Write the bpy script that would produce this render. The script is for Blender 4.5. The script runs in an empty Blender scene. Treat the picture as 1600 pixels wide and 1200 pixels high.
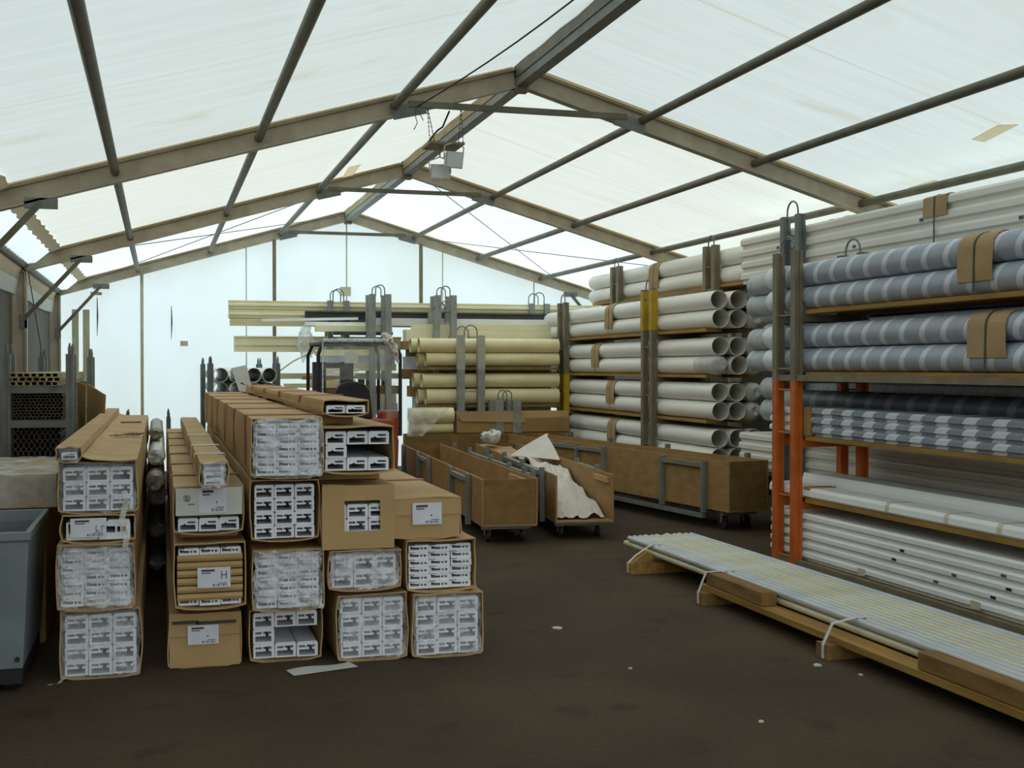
import bpy, bmesh, math, random
from mathutils import Vector, Matrix, noise
random.seed(7)
R = math.radians
scene = bpy.context.scene
COL = scene.collection
WO = {}          # world origin of each root, used to turn world coordinates into local ones

# ------------------------------------------------------------------ materials
def lin(h):
    r = []
    for i in (0, 2, 4):
        c = int(h[i:i+2], 16) / 255.0
        r.append(c / 12.92 if c <= 0.04045 else ((c + 0.055) / 1.055) ** 2.4)
    return (r[0], r[1], r[2], 1.0)

MATS = {}
def new_mat(name):
    m = bpy.data.materials.new(name); m.use_nodes = True
    nt = m.node_tree; nt.nodes.clear()
    out = nt.nodes.new('ShaderNodeOutputMaterial')
    MATS[name] = m
    return m, nt, out

def N(nt, kind, **kw):
    n = nt.nodes.new(kind)
    for k, v in kw.items():
        if k.startswith('i_'):
            n.inputs[k[2:].replace('_', ' ')].default_value = v
        else:
            setattr(n, k, v)
    return n

def math_node(nt, op, a=None, b=None):
    n = nt.nodes.new('ShaderNodeMath'); n.operation = op
    for i, v in enumerate((a, b)):
        if v is None: continue
        if isinstance(v, (int, float)): n.inputs[i].default_value = v
        else: nt.links.new(v, n.inputs[i])
    return n.outputs[0]

def mix_col(nt, fac, a, b):
    n = nt.nodes.new('ShaderNodeMix'); n.data_type = 'RGBA'
    if isinstance(fac, (int, float)): n.inputs[0].default_value = fac
    else: nt.links.new(fac, n.inputs[0])
    for idx, v in ((6, a), (7, b)):
        if isinstance(v, tuple): n.inputs[idx].default_value = v
        else: nt.links.new(v, n.inputs[idx])
    return n.outputs[2]

def coords(nt, scale=(1, 1, 1), which='Object'):
    tc = nt.nodes.new('ShaderNodeTexCoord'); mp = nt.nodes.new('ShaderNodeMapping')
    mp.inputs['Scale'].default_value = scale
    nt.links.new(tc.outputs[which], mp.inputs[0])
    return mp.outputs[0]

def noise_fac(nt, vec, scale, lo, hi, detail=3.0):
    n = nt.nodes.new('ShaderNodeTexNoise'); n.inputs['Scale'].default_value = scale
    n.inputs['Detail'].default_value = detail
    nt.links.new(vec, n.inputs['Vector'])
    r = nt.nodes.new('ShaderNodeMapRange'); r.inputs[1].default_value = lo; r.inputs[2].default_value = hi
    nt.links.new(n.outputs[0], r.inputs[0])
    return r.outputs[0]

def M(name, c1, c2=None, scale=6.0, stretch=(1, 1, 1), rough=0.6, metal=0.0, lo=0.35, hi=0.65, bump=0.0, spec=0.4):
    m, nt, out = new_mat(name)
    b = nt.nodes.new('ShaderNodeBsdfPrincipled')
    b.inputs['Roughness'].default_value = rough; b.inputs['Metallic'].default_value = metal
    b.inputs['Specular IOR Level'].default_value = spec
    if c2:
        v = coords(nt, stretch)
        f = noise_fac(nt, v, scale, lo, hi)
        nt.links.new(mix_col(nt, f, lin(c1), lin(c2)), b.inputs['Base Color'])
        if bump:
            bp = nt.nodes.new('ShaderNodeBump'); bp.inputs['Strength'].default_value = bump
            bp.inputs['Distance'].default_value = 0.02
            nt.links.new(f, bp.inputs['Height']); nt.links.new(bp.outputs[0], b.inputs['Normal'])
    else:
        b.inputs['Base Color'].default_value = lin(c1)
    nt.links.new(b.outputs[0], out.inputs[0])
    return m

def fabric(name, dif, tra, stain_wrinkle='c9c39a', amount=0.35, seam=None, mixf=0.5):
    """woven tent fabric: lets the daylight through, weather stains, plus wrinkle shade painted as streaks along the slope"""
    m, nt, out = new_mat(name)
    v = coords(nt, (0.35, 6.0, 0.35))
    f = noise_fac(nt, v, 2.2, 0.35, 0.8)
    v2 = coords(nt, (0.9, 1.3, 0.9))
    f2 = noise_fac(nt, v2, 1.5, 0.62, 0.8, 5.0)
    g = math_node(nt, 'MULTIPLY', f, 0.22)  # streaks: shade of the fabric's wrinkles, put into the colour
    g2 = math_node(nt, 'MULTIPLY', f2, amount)
    tot = math_node(nt, 'ADD', g, g2)
    if seam:
        tc = nt.nodes.new('ShaderNodeTexCoord'); sp = nt.nodes.new('ShaderNodeSeparateXYZ')
        nt.links.new(tc.outputs['Object'], sp.inputs[0])
        for s in seam:
            d = math_node(nt, 'ABSOLUTE', math_node(nt, 'SUBTRACT', sp.outputs[1], s))
            tot = math_node(nt, 'ADD', tot, math_node(nt, 'MULTIPLY', math_node(nt, 'LESS_THAN', d, 0.012), 0.3))
    ct = mix_col(nt, tot, lin(tra), lin(stain_wrinkle)); cd = mix_col(nt, tot, lin(dif), lin(stain_wrinkle))
    d = nt.nodes.new('ShaderNodeBsdfDiffuse'); t = nt.nodes.new('ShaderNodeBsdfTranslucent')
    nt.links.new(cd, d.inputs[0]); nt.links.new(ct, t.inputs[0])
    mx = nt.nodes.new('ShaderNodeMixShader'); mx.inputs[0].default_value = mixf
    nt.links.new(d.outputs[0], mx.inputs[1]); nt.links.new(t.outputs[0], mx.inputs[2])
    nt.links.new(mx.outputs[0], out.inputs[0])
    return m

def film_mat(name, col, clear=0.6, rough=0.25, scale=30.0):
    """crinkled clear polythene"""
    m, nt, out = new_mat(name)
    v = coords(nt)
    f = noise_fac(nt, v, scale, 0.35, 0.7)
    b = nt.nodes.new('ShaderNodeBsdfPrincipled'); b.inputs['Base Color'].default_value = lin(col)
    b.inputs['Roughness'].default_value = rough
    bp = nt.nodes.new('ShaderNodeBump'); bp.inputs['Strength'].default_value = 0.6; bp.inputs['Distance'].default_value = 0.01
    nt.links.new(f, bp.inputs['Height']); nt.links.new(bp.outputs[0], b.inputs['Normal'])
    tr = nt.nodes.new('ShaderNodeBsdfTransparent')
    mx = nt.nodes.new('ShaderNodeMixShader')
    fac = math_node(nt, 'ADD', math_node(nt, 'MULTIPLY', f, 1.0 - clear), (1.0 - clear) * 0.35)
    nt.links.new(fac, mx.inputs[0]); nt.links.new(tr.outputs[0], mx.inputs[1]); nt.links.new(b.outputs[0], mx.inputs[2])
    nt.links.new(mx.outputs[0], out.inputs[0])
    return m

def banded(name, base, band, pitch, duty, slant=0.25, c2=None):
    """wrapping film with paler bands running round it"""
    m, nt, out = new_mat(name)
    tc = nt.nodes.new('ShaderNodeTexCoord'); sp = nt.nodes.new('ShaderNodeSeparateXYZ')
    nt.links.new(tc.outputs['Object'], sp.inputs[0])
    y = math_node(nt, 'ADD', sp.outputs[1], math_node(nt, 'MULTIPLY', sp.outputs[2], slant))
    f = math_node(nt, 'FRACT', math_node(nt, 'DIVIDE', y, pitch))
    s = math_node(nt, 'LESS_THAN', f, duty)
    v = coords(nt, (3, 14, 3))
    n = noise_fac(nt, v, 1.0, 0.3, 0.7)
    c = mix_col(nt, n, lin(base), lin(c2 or base))
    c = mix_col(nt, s, c, lin(band))
    b = nt.nodes.new('ShaderNodeBsdfPrincipled'); b.inputs['Roughness'].default_value = 0.45
    nt.links.new(c, b.inputs['Base Color']); nt.links.new(b.outputs[0], out.inputs[0])
    return m

# tent
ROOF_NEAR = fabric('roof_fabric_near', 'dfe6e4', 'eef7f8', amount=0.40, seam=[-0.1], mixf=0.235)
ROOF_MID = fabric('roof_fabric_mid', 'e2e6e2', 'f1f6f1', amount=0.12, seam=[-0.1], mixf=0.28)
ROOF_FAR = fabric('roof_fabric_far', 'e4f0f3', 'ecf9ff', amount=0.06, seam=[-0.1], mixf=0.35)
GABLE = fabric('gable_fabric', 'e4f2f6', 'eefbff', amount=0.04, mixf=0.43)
PATCH = M('patch_tape', 'd2cab0', 'c4bba0', 4)
SEAM = M('seam_band', 'cfcdb0', 'bdb896', 5)
TARP = M('dark_tarp', '6d6a5e', '5b584d', 3, (1, 1, .2), 0.8)
ALU = M('tent_alloy', 'b4a993', 'a1967f', 5, rough=0.5, metal=0.0)
TUBE_STEEL = M('purlin_steel', '6f6b57', '5f5b48', 5, rough=0.5)
TIMBER = M('ridge_timber', 'a8966c', '928056', 4, (3, .6, 3))
VALANCE = fabric('valance_tan', 'ccbfa4', 'd0c6b0', stain_wrinkle='b0a080', amount=.6, mixf=.22)
KEDER = fabric('keder_band', 'd8ccb0', 'f2e8d0', stain_wrinkle='c8b896', amount=.4, mixf=.7)
PATCHT = fabric('roof_tape', 'e0d8c0', 'fbf4e2', stain_wrinkle='d8ccac', amount=.3, mixf=.85)
def floor_mat():
    m, nt, out = new_mat('asphalt')
    v = coords(nt)
    a = noise_fac(nt, v, .9, .3, .7); g = noise_fac(nt, v, 34.0, .3, .7, 5.0); st = noise_fac(nt, v, 2.6, .60, .72, 4.0); sp = noise_fac(nt, v, 60.0, .76, .80, 2.0)
    c = mix_col(nt, a, lin('594936'), lin('463a2b')); c = mix_col(nt, math_node(nt, 'MULTIPLY', g, .45), c, lin('372d22'))
    c = mix_col(nt, math_node(nt, 'MULTIPLY', st, .5), c, lin('2a231a')); c = mix_col(nt, math_node(nt, 'MULTIPLY', sp, .5), c, lin('8f8470'))
    b = nt.nodes.new('ShaderNodeBsdfPrincipled'); b.inputs['Roughness'].default_value = .9; b.inputs['Specular IOR Level'].default_value = .2
    bp = nt.nodes.new('ShaderNodeBump'); bp.inputs['Strength'].default_value = .35; bp.inputs['Distance'].default_value = .01
    nt.links.new(g, bp.inputs['Height']); nt.links.new(bp.outputs[0], b.inputs['Normal'])
    nt.links.new(c, b.inputs['Base Color']); nt.links.new(b.outputs[0], out.inputs[0]); return m
FLOOR = floor_mat()
# goods
KRAFT = M('kraft_card', 'be9f6e', 'b08f5f', 2.5, rough=0.75)
KRAFT2 = M('kraft_card_dark', 'a98652', '977644', 2.5, rough=0.75)
PADCARD = M('pad_card', 'b1946a', 'a3865c', 3, rough=0.75)
ORTAPE = M('orange_tape', 'b5713a', 'a8642f', 8)
PVC = M('white_pvc', 'eef0f4', 'e6e8ee', 20, rough=0.4)
FILM = film_mat('clear_film', 'f2f5fb', 0.70, .2, 9.0)
FILM2 = film_mat('bunched_film', 'f0f2f6', 0.50, .25, 9.0)
FILMW = film_mat('milky_film', 'e6e6e0', 0.45, .4, 5.0)
ENDFILM = M('pale_end_film', 'd2d0c8', 'b9b8b2', 7, rough=.35)
PAPER = M('white_paper', 'e2e4ea', 'd8dae2', 12, rough=0.7)
PAPERDULL = M('white_board', 'd4d2cc', 'cac8c0', 6, rough=0.6)
INK = M('print_ink', '3a3d48')
BLUEINK = M('blue_ink', '3f4f80')
PIPE = M('white_pipe', 'f0ece2', 'e6e1d5', 3, (1, .2, 1), rough=0.4)
PIPEWARM = M('cream_pipe', 'eadcae', 'decd9c', 3, (1, .2, 1), rough=0.45)
CREAM = M('cream_profile', 'f0e6c0', 'e6dab0', 3, rough=0.5)
CREAMD = M('tan_profile', 'dacda4', 'ccbe94', 3, rough=0.5)
BAND = banded('striped_wrap', 'a4abb4', 'd0d4de', 0.245, 0.26, 0.45, '9aa2ad')
BANDR = banded('striped_panel_wrap', '9098a2', 'd6dbe2', 0.30, 0.45, 0.9, '848d96')
BANDD = banded('dark_striped_wrap', '545b66', '7b828c', 0.29, 0.3, 0.4)
GREYWRAP = M('grey_wrap', 'b9bdbf', 'a3a8ab', 7, (1, 3, 1), rough=0.5)
ENDCAP = M('white_end_film', 'e4e8ee', 'd8dde4', 12, rough=0.35)
RIB = M('ribbed_white', 'f4f4f2', 'eaebe8', 3, (1, .3, 1), rough=0.45)
RIBGREY = M('ribbed_grey', '8c8880', '7f7b73', 3, (1, .3, 1), rough=0.55)
RIBTOP = M('ribbed_ivory', 'eae6da', 'dedacd', 3, (1, .3, 1), rough=0.45)
GALV = M('galvanised', 'c6c8c8', 'b0b3b4', 9, (3, .4, 3), rough=0.4, metal=0.1)
GALVY = M('yellow_passivated', 'd2ccb0', 'c4bb92', 9, (3, .4, 3), rough=0.4, metal=0.1)
WOOD = M('pallet_wood', 'a8823f', '8a672c', 3, (6, .6, 6), rough=0.75)
WOODD = M('block_wood', '8c6c3c', '76582e', 3, (6, 1, 6), rough=0.8)
PLY = M('plywood', 'a58050', '94713f', 2.5, (2, 2, 5), rough=0.7)
PLYD = M('plywood_edge', '8a6a38', '7a5c2f', 3, (2, 2, 5), rough=0.75)
BATTEN = M('pale_batten', 'c09a62', 'b08a52', 4, (4, 1, 4), rough=0.7)
STEEL = M('grey_steel', '7c7d78', '6c6d68', 8, rough=0.5)
STEELB = M('blue_grey_steel', '70777a', '62696c', 8, rough=0.5)
STEELCART = M('cart_steel', '7d8078', '6f726a', 8, rough=0.5)
ORANGE = M('orange_paint', 'cc6820', 'b85818', 6, rough=0.5)
YELLOW = M('yellow_paint', 'bd9a1e', 'a98716', 6, rough=0.5)
STEELF = M('far_rack_steel', '96958d', '86857d', 8, rough=0.5)
BROWNPOST = M('brown_paint', '827862', '726852', 6, rough=0.55)
BLACK = M('black_rubber', '1c1c1c', '262626', 6, rough=0.6)
DARKPVC = M('black_profile', '3a3b3c', '303132', 5, rough=0.4)
TUB = M('grey_plastic_tub', '7f898c', '747e81', 4, rough=0.45)
GREEN = M('green_strap', '2f4a3a')
TIE = M('white_strap', 'd4cfd0')
FORKRED = M('truck_orange', 'a84620', '963c1a', 5, rough=0.4)
WIRE = M('thin_wire', '5a5850')
LAMPM = M('lamp_grey', 'c6c8c4', 'b9bbb7', 10, rough=0.5)
GLASS = M('lamp_glass', 'dde0dc', rough=0.15)
BUNDLEM = M('bundle_wrap', '9a9484', '7d7666', 7, (1, 3, 1), rough=.45)
DARKPROF = M('dark_profile', '5c5038', '4a402c', 10)
BEIGEPROF = M('beige_profile', 'b5a47c', 'a5946c', 10)
PINKSHEET = M('tan_sheet', 'b79068', 'ab845c', 3)

# ------------------------------------------------------------------ builders
class MB:
    def __init__(s): s.v = []; s.f = []; s.mi = []
    def add(s, vs, fs, mi=0):
        o = len(s.v); s.v += [tuple(p) for p in vs]
        for f in fs: s.f.append(tuple(i + o for i in f)); s.mi.append(mi)
        return s
    def box(s, x0, x1, y0, y1, z0, z1, mi=0):
        vs = [(x, y, z) for z in (z0, z1) for y in (y0, y1) for x in (x0, x1)]
        return s.add(vs, [(0, 2, 3, 1), (4, 5, 7, 6), (0, 1, 5, 4), (2, 6, 7, 3), (0, 4, 6, 2), (1, 3, 7, 5)], mi)
    def beam(s, a, b, w, h, up=(0, 0, 1), mi=0):
        """box section bar from a to b; w across, h along up"""
        a = Vector(a); b = Vector(b); d = (b - a).normalized(); u = Vector(up)
        x = d.cross(u).normalized(); u = x.cross(d).normalized()
        vs = [p + x * sx * w / 2 + u * su * h / 2 for p in (a, b) for su in (-1, 1) for sx in (-1, 1)]
        return s.add(vs, [(0, 1, 3, 2), (4, 6, 7, 5), (0, 4, 5, 1), (2, 3, 7, 6), (0, 2, 6, 4), (1, 5, 7, 3)], mi)
    def section(s, a, b, poly, up=(0, 0, 1), mi=0):
        """any closed 2d section (across, up) swept from a to b"""
        a = Vector(a); b = Vector(b); d = (b - a).normalized(); u = Vector(up)
        x = d.cross(u).normalized(); u = x.cross(d).normalized(); n = len(poly)
        vs = [p + x * q[0] + u * q[1] for p in (a, b) for q in poly]
        fs = [(i, (i + 1) % n, n + (i + 1) % n, n + i) for i in range(n)]
        fs += [tuple(range(n))[::-1], tuple(range(n, 2 * n))]
        return s.add(vs, fs, mi)
    def tube(s, pts, r, n=8, cap=True, mi=0):
        pts = [Vector(p) for p in pts]; rings = []
        up = Vector((0, 0, 1))
        for i, p in enumerate(pts):
            d = (pts[min(i + 1, len(pts) - 1)] - pts[max(i - 1, 0)]).normalized()
            if abs(d.dot(up)) > 0.95: up = Vector((1, 0, 0)) if abs(d.x) < 0.9 else Vector((0, 1, 0))
            x = d.cross(up).normalized(); u = x.cross(d).normalized(); up = u
            rr = r[i] if isinstance(r, (list, tuple)) else r
            rings.append([p + (x * math.cos(2 * math.pi * k / n) + u * math.sin(2 * math.pi * k / n)) * rr for k in range(n)])
        vs = [q for ring in rings for q in ring]
        fs = [(i * n + k, i * n + (k + 1) % n, (i + 1) * n + (k + 1) % n, (i + 1) * n + k) for i in range(len(pts) - 1) for k in range(n)]
        if cap: fs += [tuple(range(n))[::-1], tuple(range((len(pts) - 1) * n, len(pts) * n))]
        return s.add(vs, fs, mi)
    def pipe_y(s, x, z, y0, y1, r, t, n=20, back=True, wob=0.0):
        """hollow pipe along y, open at y0"""
        ys = [y0 + (y1 - y0) * k / 6 for k in range(7)]
        vs = []; 
        for j, y in enumerate(ys):
            dx = wob * math.sin(j * 1.7); dz = -abs(wob) * math.sin(math.pi * j / 6)
            for k in range(n):
                a = 2 * math.pi * k / n; vs.append((x + dx + math.cos(a) * r, y, z + dz + math.sin(a) * r))
        fs = [(j * n + k, (j + 1) * n + k, (j + 1) * n + (k + 1) % n, j * n + (k + 1) % n) for j in range(6) for k in range(n)]
        o = len(vs)
        for y in (y0, y1):
            for k in range(n):
                a = 2 * math.pi * k / n; vs.append((x + math.cos(a) * (r - t), y, z + math.sin(a) * (r - t)))
        fs += [(o + k, o + (k + 1) % n, o + n + (k + 1) % n, o + n + k) for k in range(n)]
        fs += [(k, (k + 1) % n, o + (k + 1) % n, o + k) for k in range(n)]
        fs += [(6 * n + k, o + n + k, o + n + (k + 1) % n, 6 * n + (k + 1) % n) for k in range(n)]
        return s.add(vs, fs)
    def lathe_y(s, x, z, prof, n=18, mi=0):
        """profile [(y, r)] turned about a line along y"""
        vs = []
        for (y, r) in prof:
            for k in range(n):
                a = 2 * math.pi * k / n; vs.append((x + math.cos(a) * r, y, z + math.sin(a) * r))
        fs = [(j * n + k, j * n + (k + 1) % n, (j + 1) * n + (k + 1) % n, (j + 1) * n + k) for j in range(len(prof) - 1) for k in range(n)]
        return s.add(vs, fs, mi)
    def prism_y(s, poly, y0, y1, mi=0, seg=1):
        """closed xz outline extruded along y"""
        n = len(poly); vs = []
        for j in range(seg + 1):
            y = y0 + (y1 - y0) * j / seg
            vs += [(p[0], y, p[1]) for p in poly]
        fs = [(j * n + i, j * n + (i + 1) % n, (j + 1) * n + (i + 1) % n, (j + 1) * n + i) for j in range(seg) for i in range(n)]
        fs += [tuple(range(n))[::-1], tuple(range(seg * n, (seg + 1) * n))]
        return s.add(vs, fs, mi)
    def strip_y(s, pts, y0, y1, t, mi=0, ragged=0.0):
        """thin sheet: open xz polyline (list) with thickness t, width y0..y1"""
        n = len(pts); P = [Vector((p[0], 0, p[1])) for p in pts]; nrm = []
        for i in range(n):
            d = (P[min(i + 1, n - 1)] - P[max(i - 1, 0)]).normalized(); nrm.append(Vector((-d.z, 0, d.x)))
        vs = []
        for i in range(n):
            ra = random.uniform(-ragged, ragged); rb = random.uniform(-ragged, ragged)
            for (y, o) in ((y0 + ra, 0), (y1 + rb, 0), (y1 + rb, t), (y0 + ra, t)):
                q = P[i] + nrm[i] * o; vs.append((q.x, y, q.z))
        fs = [(i * 4 + k, i * 4 + (k + 1) % 4, i * 4 + 4 + (k + 1) % 4, i * 4 + 4 + k) for i in range(n - 1) for k in range(4)]
        fs += [(3, 2, 1, 0), ((n - 1) * 4, (n - 1) * 4 + 1, (n - 1) * 4 + 2, (n - 1) * 4 + 3)]
        return s.add(vs, fs, mi)
    def sheet(s, fn, nu, nv, mi=0):
        vs = [fn(i / nu, j / nv) for j in range(nv + 1) for i in range(nu + 1)]
        w = nu + 1
        return s.add(vs, [(j * w + i, j * w + i + 1, (j + 1) * w + i + 1, (j + 1) * w + i) for j in range(nv) for i in range(nu)], mi)
    def obj(s, name, mat, parent=None, smooth=False, bevel=0.0, local=False, solid=0.0):
        vs = [Vector(v) for v in s.v]
        if parent is not None and not local:
            o0 = WO[parent.name]; vs = [v - o0 for v in vs]; loc = None
        elif parent is None:
            x = [v.x for v in vs]; y = [v.y for v in vs]; z = [v.z for v in vs]
            loc = Vector(((min(x) + max(x)) / 2, (min(y) + max(y)) / 2, min(z))); vs = [v - loc for v in vs]
        else: loc = None
        me = bpy.data.meshes.new(name); me.from_pydata([tuple(v) for v in vs], [], s.f)
        mats = mat if isinstance(mat, (list, tuple)) else [mat]
        for m in mats: me.materials.append(m)
        for p, i in zip(me.polygons, s.mi):
            p.material_index = i; p.use_smooth = smooth
        bm = bmesh.new(); bm.from_mesh(me); bmesh.ops.recalc_face_normals(bm, faces=bm.faces); bm.to_mesh(me); bm.free()
        if smooth:
            try: me.set_sharp_from_angle(angle=R(40))
            except Exception: pass
        me.update()
        o = bpy.data.objects.new(name, me); COL.objects.link(o)
        if parent is not None:
            o.parent = parent; WO[o.name] = WO[parent.name]
        else:
            o.location = loc; WO[o.name] = loc
        if bevel:
            b = o.modifiers.new('bevel', 'BEVEL'); b.width = bevel; b.segments = 2; b.limit_method = 'ANGLE'
        if solid:
            b = o.modifiers.new('thickness', 'SOLIDIFY'); b.thickness = solid; b.offset = 0
        return o

def tag(o, label=None, cat=None, group=None, kind=None):
    if label: o['label'] = label
    if cat: o['category'] = cat
    if group: o['group'] = group
    if kind: o['kind'] = kind
    return o

def root(name, loc, label=None, cat=None, group=None, rz=0.0, kind=None):
    o = bpy.data.objects.new(name, None); COL.objects.link(o); o.empty_display_size = 0.1
    o.location = loc; o.rotation_euler = (0, 0, rz); WO[o.name] = Vector(loc)
    return tag(o, label, cat, group, kind)

def copy_tree(o, parent=None):
    c = o.copy(); COL.objects.link(c)
    if parent is not None: c.parent = parent
    for ch in list(o.children): copy_tree(ch, c)
    return c

def arc(cx, cz, r, a0, a1, n=10):
    return [(cx + r * math.cos(R(a0 + (a1 - a0) * k / n)), cz + r * math.sin(R(a0 + (a1 - a0) * k / n))) for k in range(n + 1)]

# ------------------------------------------------------------------ the tent
XL, XR, XM = -1.55, 7.49, 2.97
ZA, SL = 4.13, 0.29                    # rafter centre at apex, slope
YN, YF = -5.0, 20.0
def raf(x): return ZA - SL * abs(x - XM)
RT = 0.10                              # fabric above the rafter centre line

fl = MB(); fl.sheet(lambda u, v: (-14 + 32 * u, -24 + 47 * v, 0.0), 8, 8)
tag(fl.obj('floor', FLOOR), kind='structure')

def roof_panel(x0, x1, y0, y1, mat):
    def fn(u, v):
        x = x0 + (x1 - x0) * u; y = y0 + (y1 - y0) * v
        sag = -0.035 * math.sin(math.pi * v) * (0.4 + 0.6 * math.sin(math.pi * u)) + 0.006 * math.sin(y * 7 + x)
        return (x, y, raf(x) + RT + sag)
    b = MB(); b.sheet(fn, 14, 24)
    return tag(b.obj('ceiling', mat, smooth=True), kind='structure')
for (y0, y1, m) in ((-5, 0, ROOF_NEAR), (0, 5, ROOF_NEAR), (5, 10, ROOF_NEAR), (10, 15, ROOF_MID), (15, 20, ROOF_FAR)):
    roof_panel(-1.16, XM, y0, y1, m); roof_panel(XM, XR, y0, y1, m)

# pleated eave strip with its tan wavy edges, left side
def strip(name, pts, wave, mat, y0=-5, y1=20, n=150, freq=14.0):
    def fn(u, v):
        y = y0 + (y1 - y0) * v; w = math.sin(y * freq)
        k = u * (len(pts) - 1); i = min(int(k), len(pts) - 2); t = k - i
        x = pts[i][0] * (1 - t) + pts[i + 1][0] * t; z = pts[i][1] * (1 - t) + pts[i + 1][1] * t
        return (x + wave[0] * w, y, z + wave[1] * w)
    b = MB(); b.sheet(fn, 4, n)
    return tag(b.obj(name, mat, smooth=True), kind='structure')
strip('trim_1', [(-1.08, raf(-1.08) + RT - 0.03), (-1.20, raf(-1.20) + RT - 0.05)], (0.012, 0.006), VALANCE)
strip('trim_2', [(-1.16, raf(-1.16) + RT), (-1.36, 2.86), (-1.56, 2.83)], (0.0, 0.016), ROOF_FAR, freq=24.0, n=400)
strip('trim_3', [(-1.49, 2.82), (-1.55, 2.74), (-1.55, 2.66)], (0.008, 0.006), VALANCE, freq=11.0)
strip('trim_4', [(-1.555, 2.70), (-1.57, 2.60), (-1.585, 2.48)], (0.006, 0.012), ROOF_MID, freq=1.3)

def wall_sheet(name, x, y0, y1, z0, z1, mat, amp):
    b = MB(); b.sheet(lambda u, v: (x + amp * math.sin((y0 + (y1 - y0) * u) * 5.1) * (0.3 + 0.7 * (1 - v)), y0 + (y1 - y0) * u, z0 + (z1 - z0) * v), 120, 6)
    return tag(b.obj(name, mat, smooth=True, solid=0.004), kind='structure')
wall_sheet('wall_left', -1.63, -5, 20, 0.0, 2.84, TARP, 0.02)
wall_sheet('wall_right', 7.56, -5, 20, 0.0, 2.92, TARP, 0.02)
g = MB()
def gab(u, v):
    x = XL - 0.1 + (XR - XL + 0.2) * u; zt = raf(x) + RT
    return (x, 20.06 + 0.01 * math.sin(x * 6), zt * v)
g.sheet(gab, 60, 8)
tag(g.obj('wall_far', GABLE, smooth=True), kind='structure')

# gable marks: seams, lacing slits, patches
k = 1
def gable_strip(x, z0, z1, w, mat, y=20.03, name='trim'):
    b = MB(); b.box(x - w / 2, x + w / 2, y - 0.004, y + 0.004, z0, z1)
    return b.obj(name, mat)
tr = 5
for (x, w, m) in ((-0.27, 0.05, SEAM), (1.34, 0.018, SEAM), (2.96, 0.022, SEAM), (4.58, 0.018, SEAM), (6.19, 0.018, SEAM), (-1.26, 0.10, SEAM), (-1.10, 0.10, SEAM)):
    z1 = raf(x) - 0.05 if x > -1.05 else 2.55
    tag(gable_strip(x, 0.02, z1, w, m, name='trim_%d' % tr), kind='structure'); tr += 1
for (x, z0, z1, what) in ((-0.935, 2.14, 2.74, 'left'), (0.178, 2.10, 2.62, 'right')):
    b = MB(); b.tube([(x, 20.0, z1), (x + 0.004, 20.0, (z0 + z1) / 2), (x - 0.003, 20.0, z0)], [0.006, 0.014, 0.004], 6)
    tag(b.obj('lacing_cord', WIRE), 'thin dark lacing cord hanging on the white end wall, %s one of two' % what, 'cord', 'lacing cords on the end wall')
for (x, z, w, h, what) in ((-0.95, 2.80, 0.17, 0.05, 'small tan patch above the left lacing cord on the end wall'),
                           (0.37, 2.03, 0.12, 0.08, 'small tan patch low beside the right lacing cord on the end wall'),
                           (2.94, 2.90, 0.18, 0.15, 'square faded patch on the middle seam of the end wall')):
    b = MB(); b.box(x - w / 2, x + w / 2, 20.015, 20.025, z - h / 2, z + h / 2)
    tag(b.obj('wall_patch', PATCH), what, 'patch')
# frames
IBEAM = [(-.05, -.085), (.05, -.085), (.05, -.066), (.018, -.058), (.018, .052), (.05, .060), (.05, .085), (-.05, .085), (-.05, .060), (-.018, .052), (-.018, -.058), (-.05, -.066)]
FR = {-5: 'behind the viewpoint', 0: 'overhead at the viewpoint', 5: 'just ahead of the viewpoint', 10: 'nearest of those seen, above the floodlights',
      15: 'second one seen, behind the floodlights', 20: 'farthest, against the white end wall'}
for y in (0, 5, 10, 15, 20):
    yy = {5: 4.6, 20: 19.93}.get(y, y)
    t = root('portal_frame', (XM, yy, 0), 'taupe alloy tent frame with rafters and legs, ' + FR[y], 'tent frame', 'tent frames')
    for sx in (-1, 1):
        xe = XL if sx < 0 else XR
        b = MB(); b.section((XM, yy, ZA), (xe, yy, raf(xe)), IBEAM); b.obj('rafter', ALU, t)
        b = MB(); b.beam((XM + sx * .1, yy, raf(XM + sx * .1) + .0885), (xe - sx * .35, yy, raf(xe - sx * .35) + .0885), .20, .005); b.obj('keder_band', KEDER, t)
        b = MB(); b.section((xe, yy, 0), (xe, yy, raf(xe) + 0.05), IBEAM, up=(1, 0, 0)); b.obj('column', ALU, t)
        b = MB(); b.box(xe - .1, xe + .1, yy - .1, yy + .1, 0, .015); b.obj('base_plate', STEEL, t)
        xk = XM + sx * 3.84
        b = MB(); b.beam((xk, yy - .03, raf(xk) - .10), (xe - sx * .05, yy - .03, raf(xe) - .62), .045, .045); b.obj('knee_brace', TUBE_STEEL, t)
        b = MB(); b.box(xk - .12, xk + .12, yy - .05, yy - .01, raf(xk) - .15, raf(xk) - .07); b.obj('brace_bracket', STEEL, t)
        b = MB(); b.box(xe - sx * .05 - .035, xe - sx * .05 + .035, yy - .05, yy - .01, raf(xe) - .72, raf(xe) - .56); b.obj('brace_bracket', STEEL, t)
    b = MB(); b.beam((XM - .98, yy - .05, 3.835), (XM + .95, yy - .05, 3.835), .035, .05); b.obj('collar_tie', TUBE_STEEL, t)
    for sx in (-1, 1):
        x = XM + sx * .98
        b = MB(); b.beam((x - sx * .14, yy - .055, raf(x) - .03 + .0), (x + sx * .14, yy - .055, raf(x) - .1), .012, .11); b.obj('tie_plate', STEEL, t)
    b = MB(); b.box(XM - .06, XM + .06, yy - .06, yy + .06, ZA - .13, ZA + .10); b.obj('apex_joint', BROWNPOST, t)
pn = ['ridge', 'first', 'second', 'third', 'eave']
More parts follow.
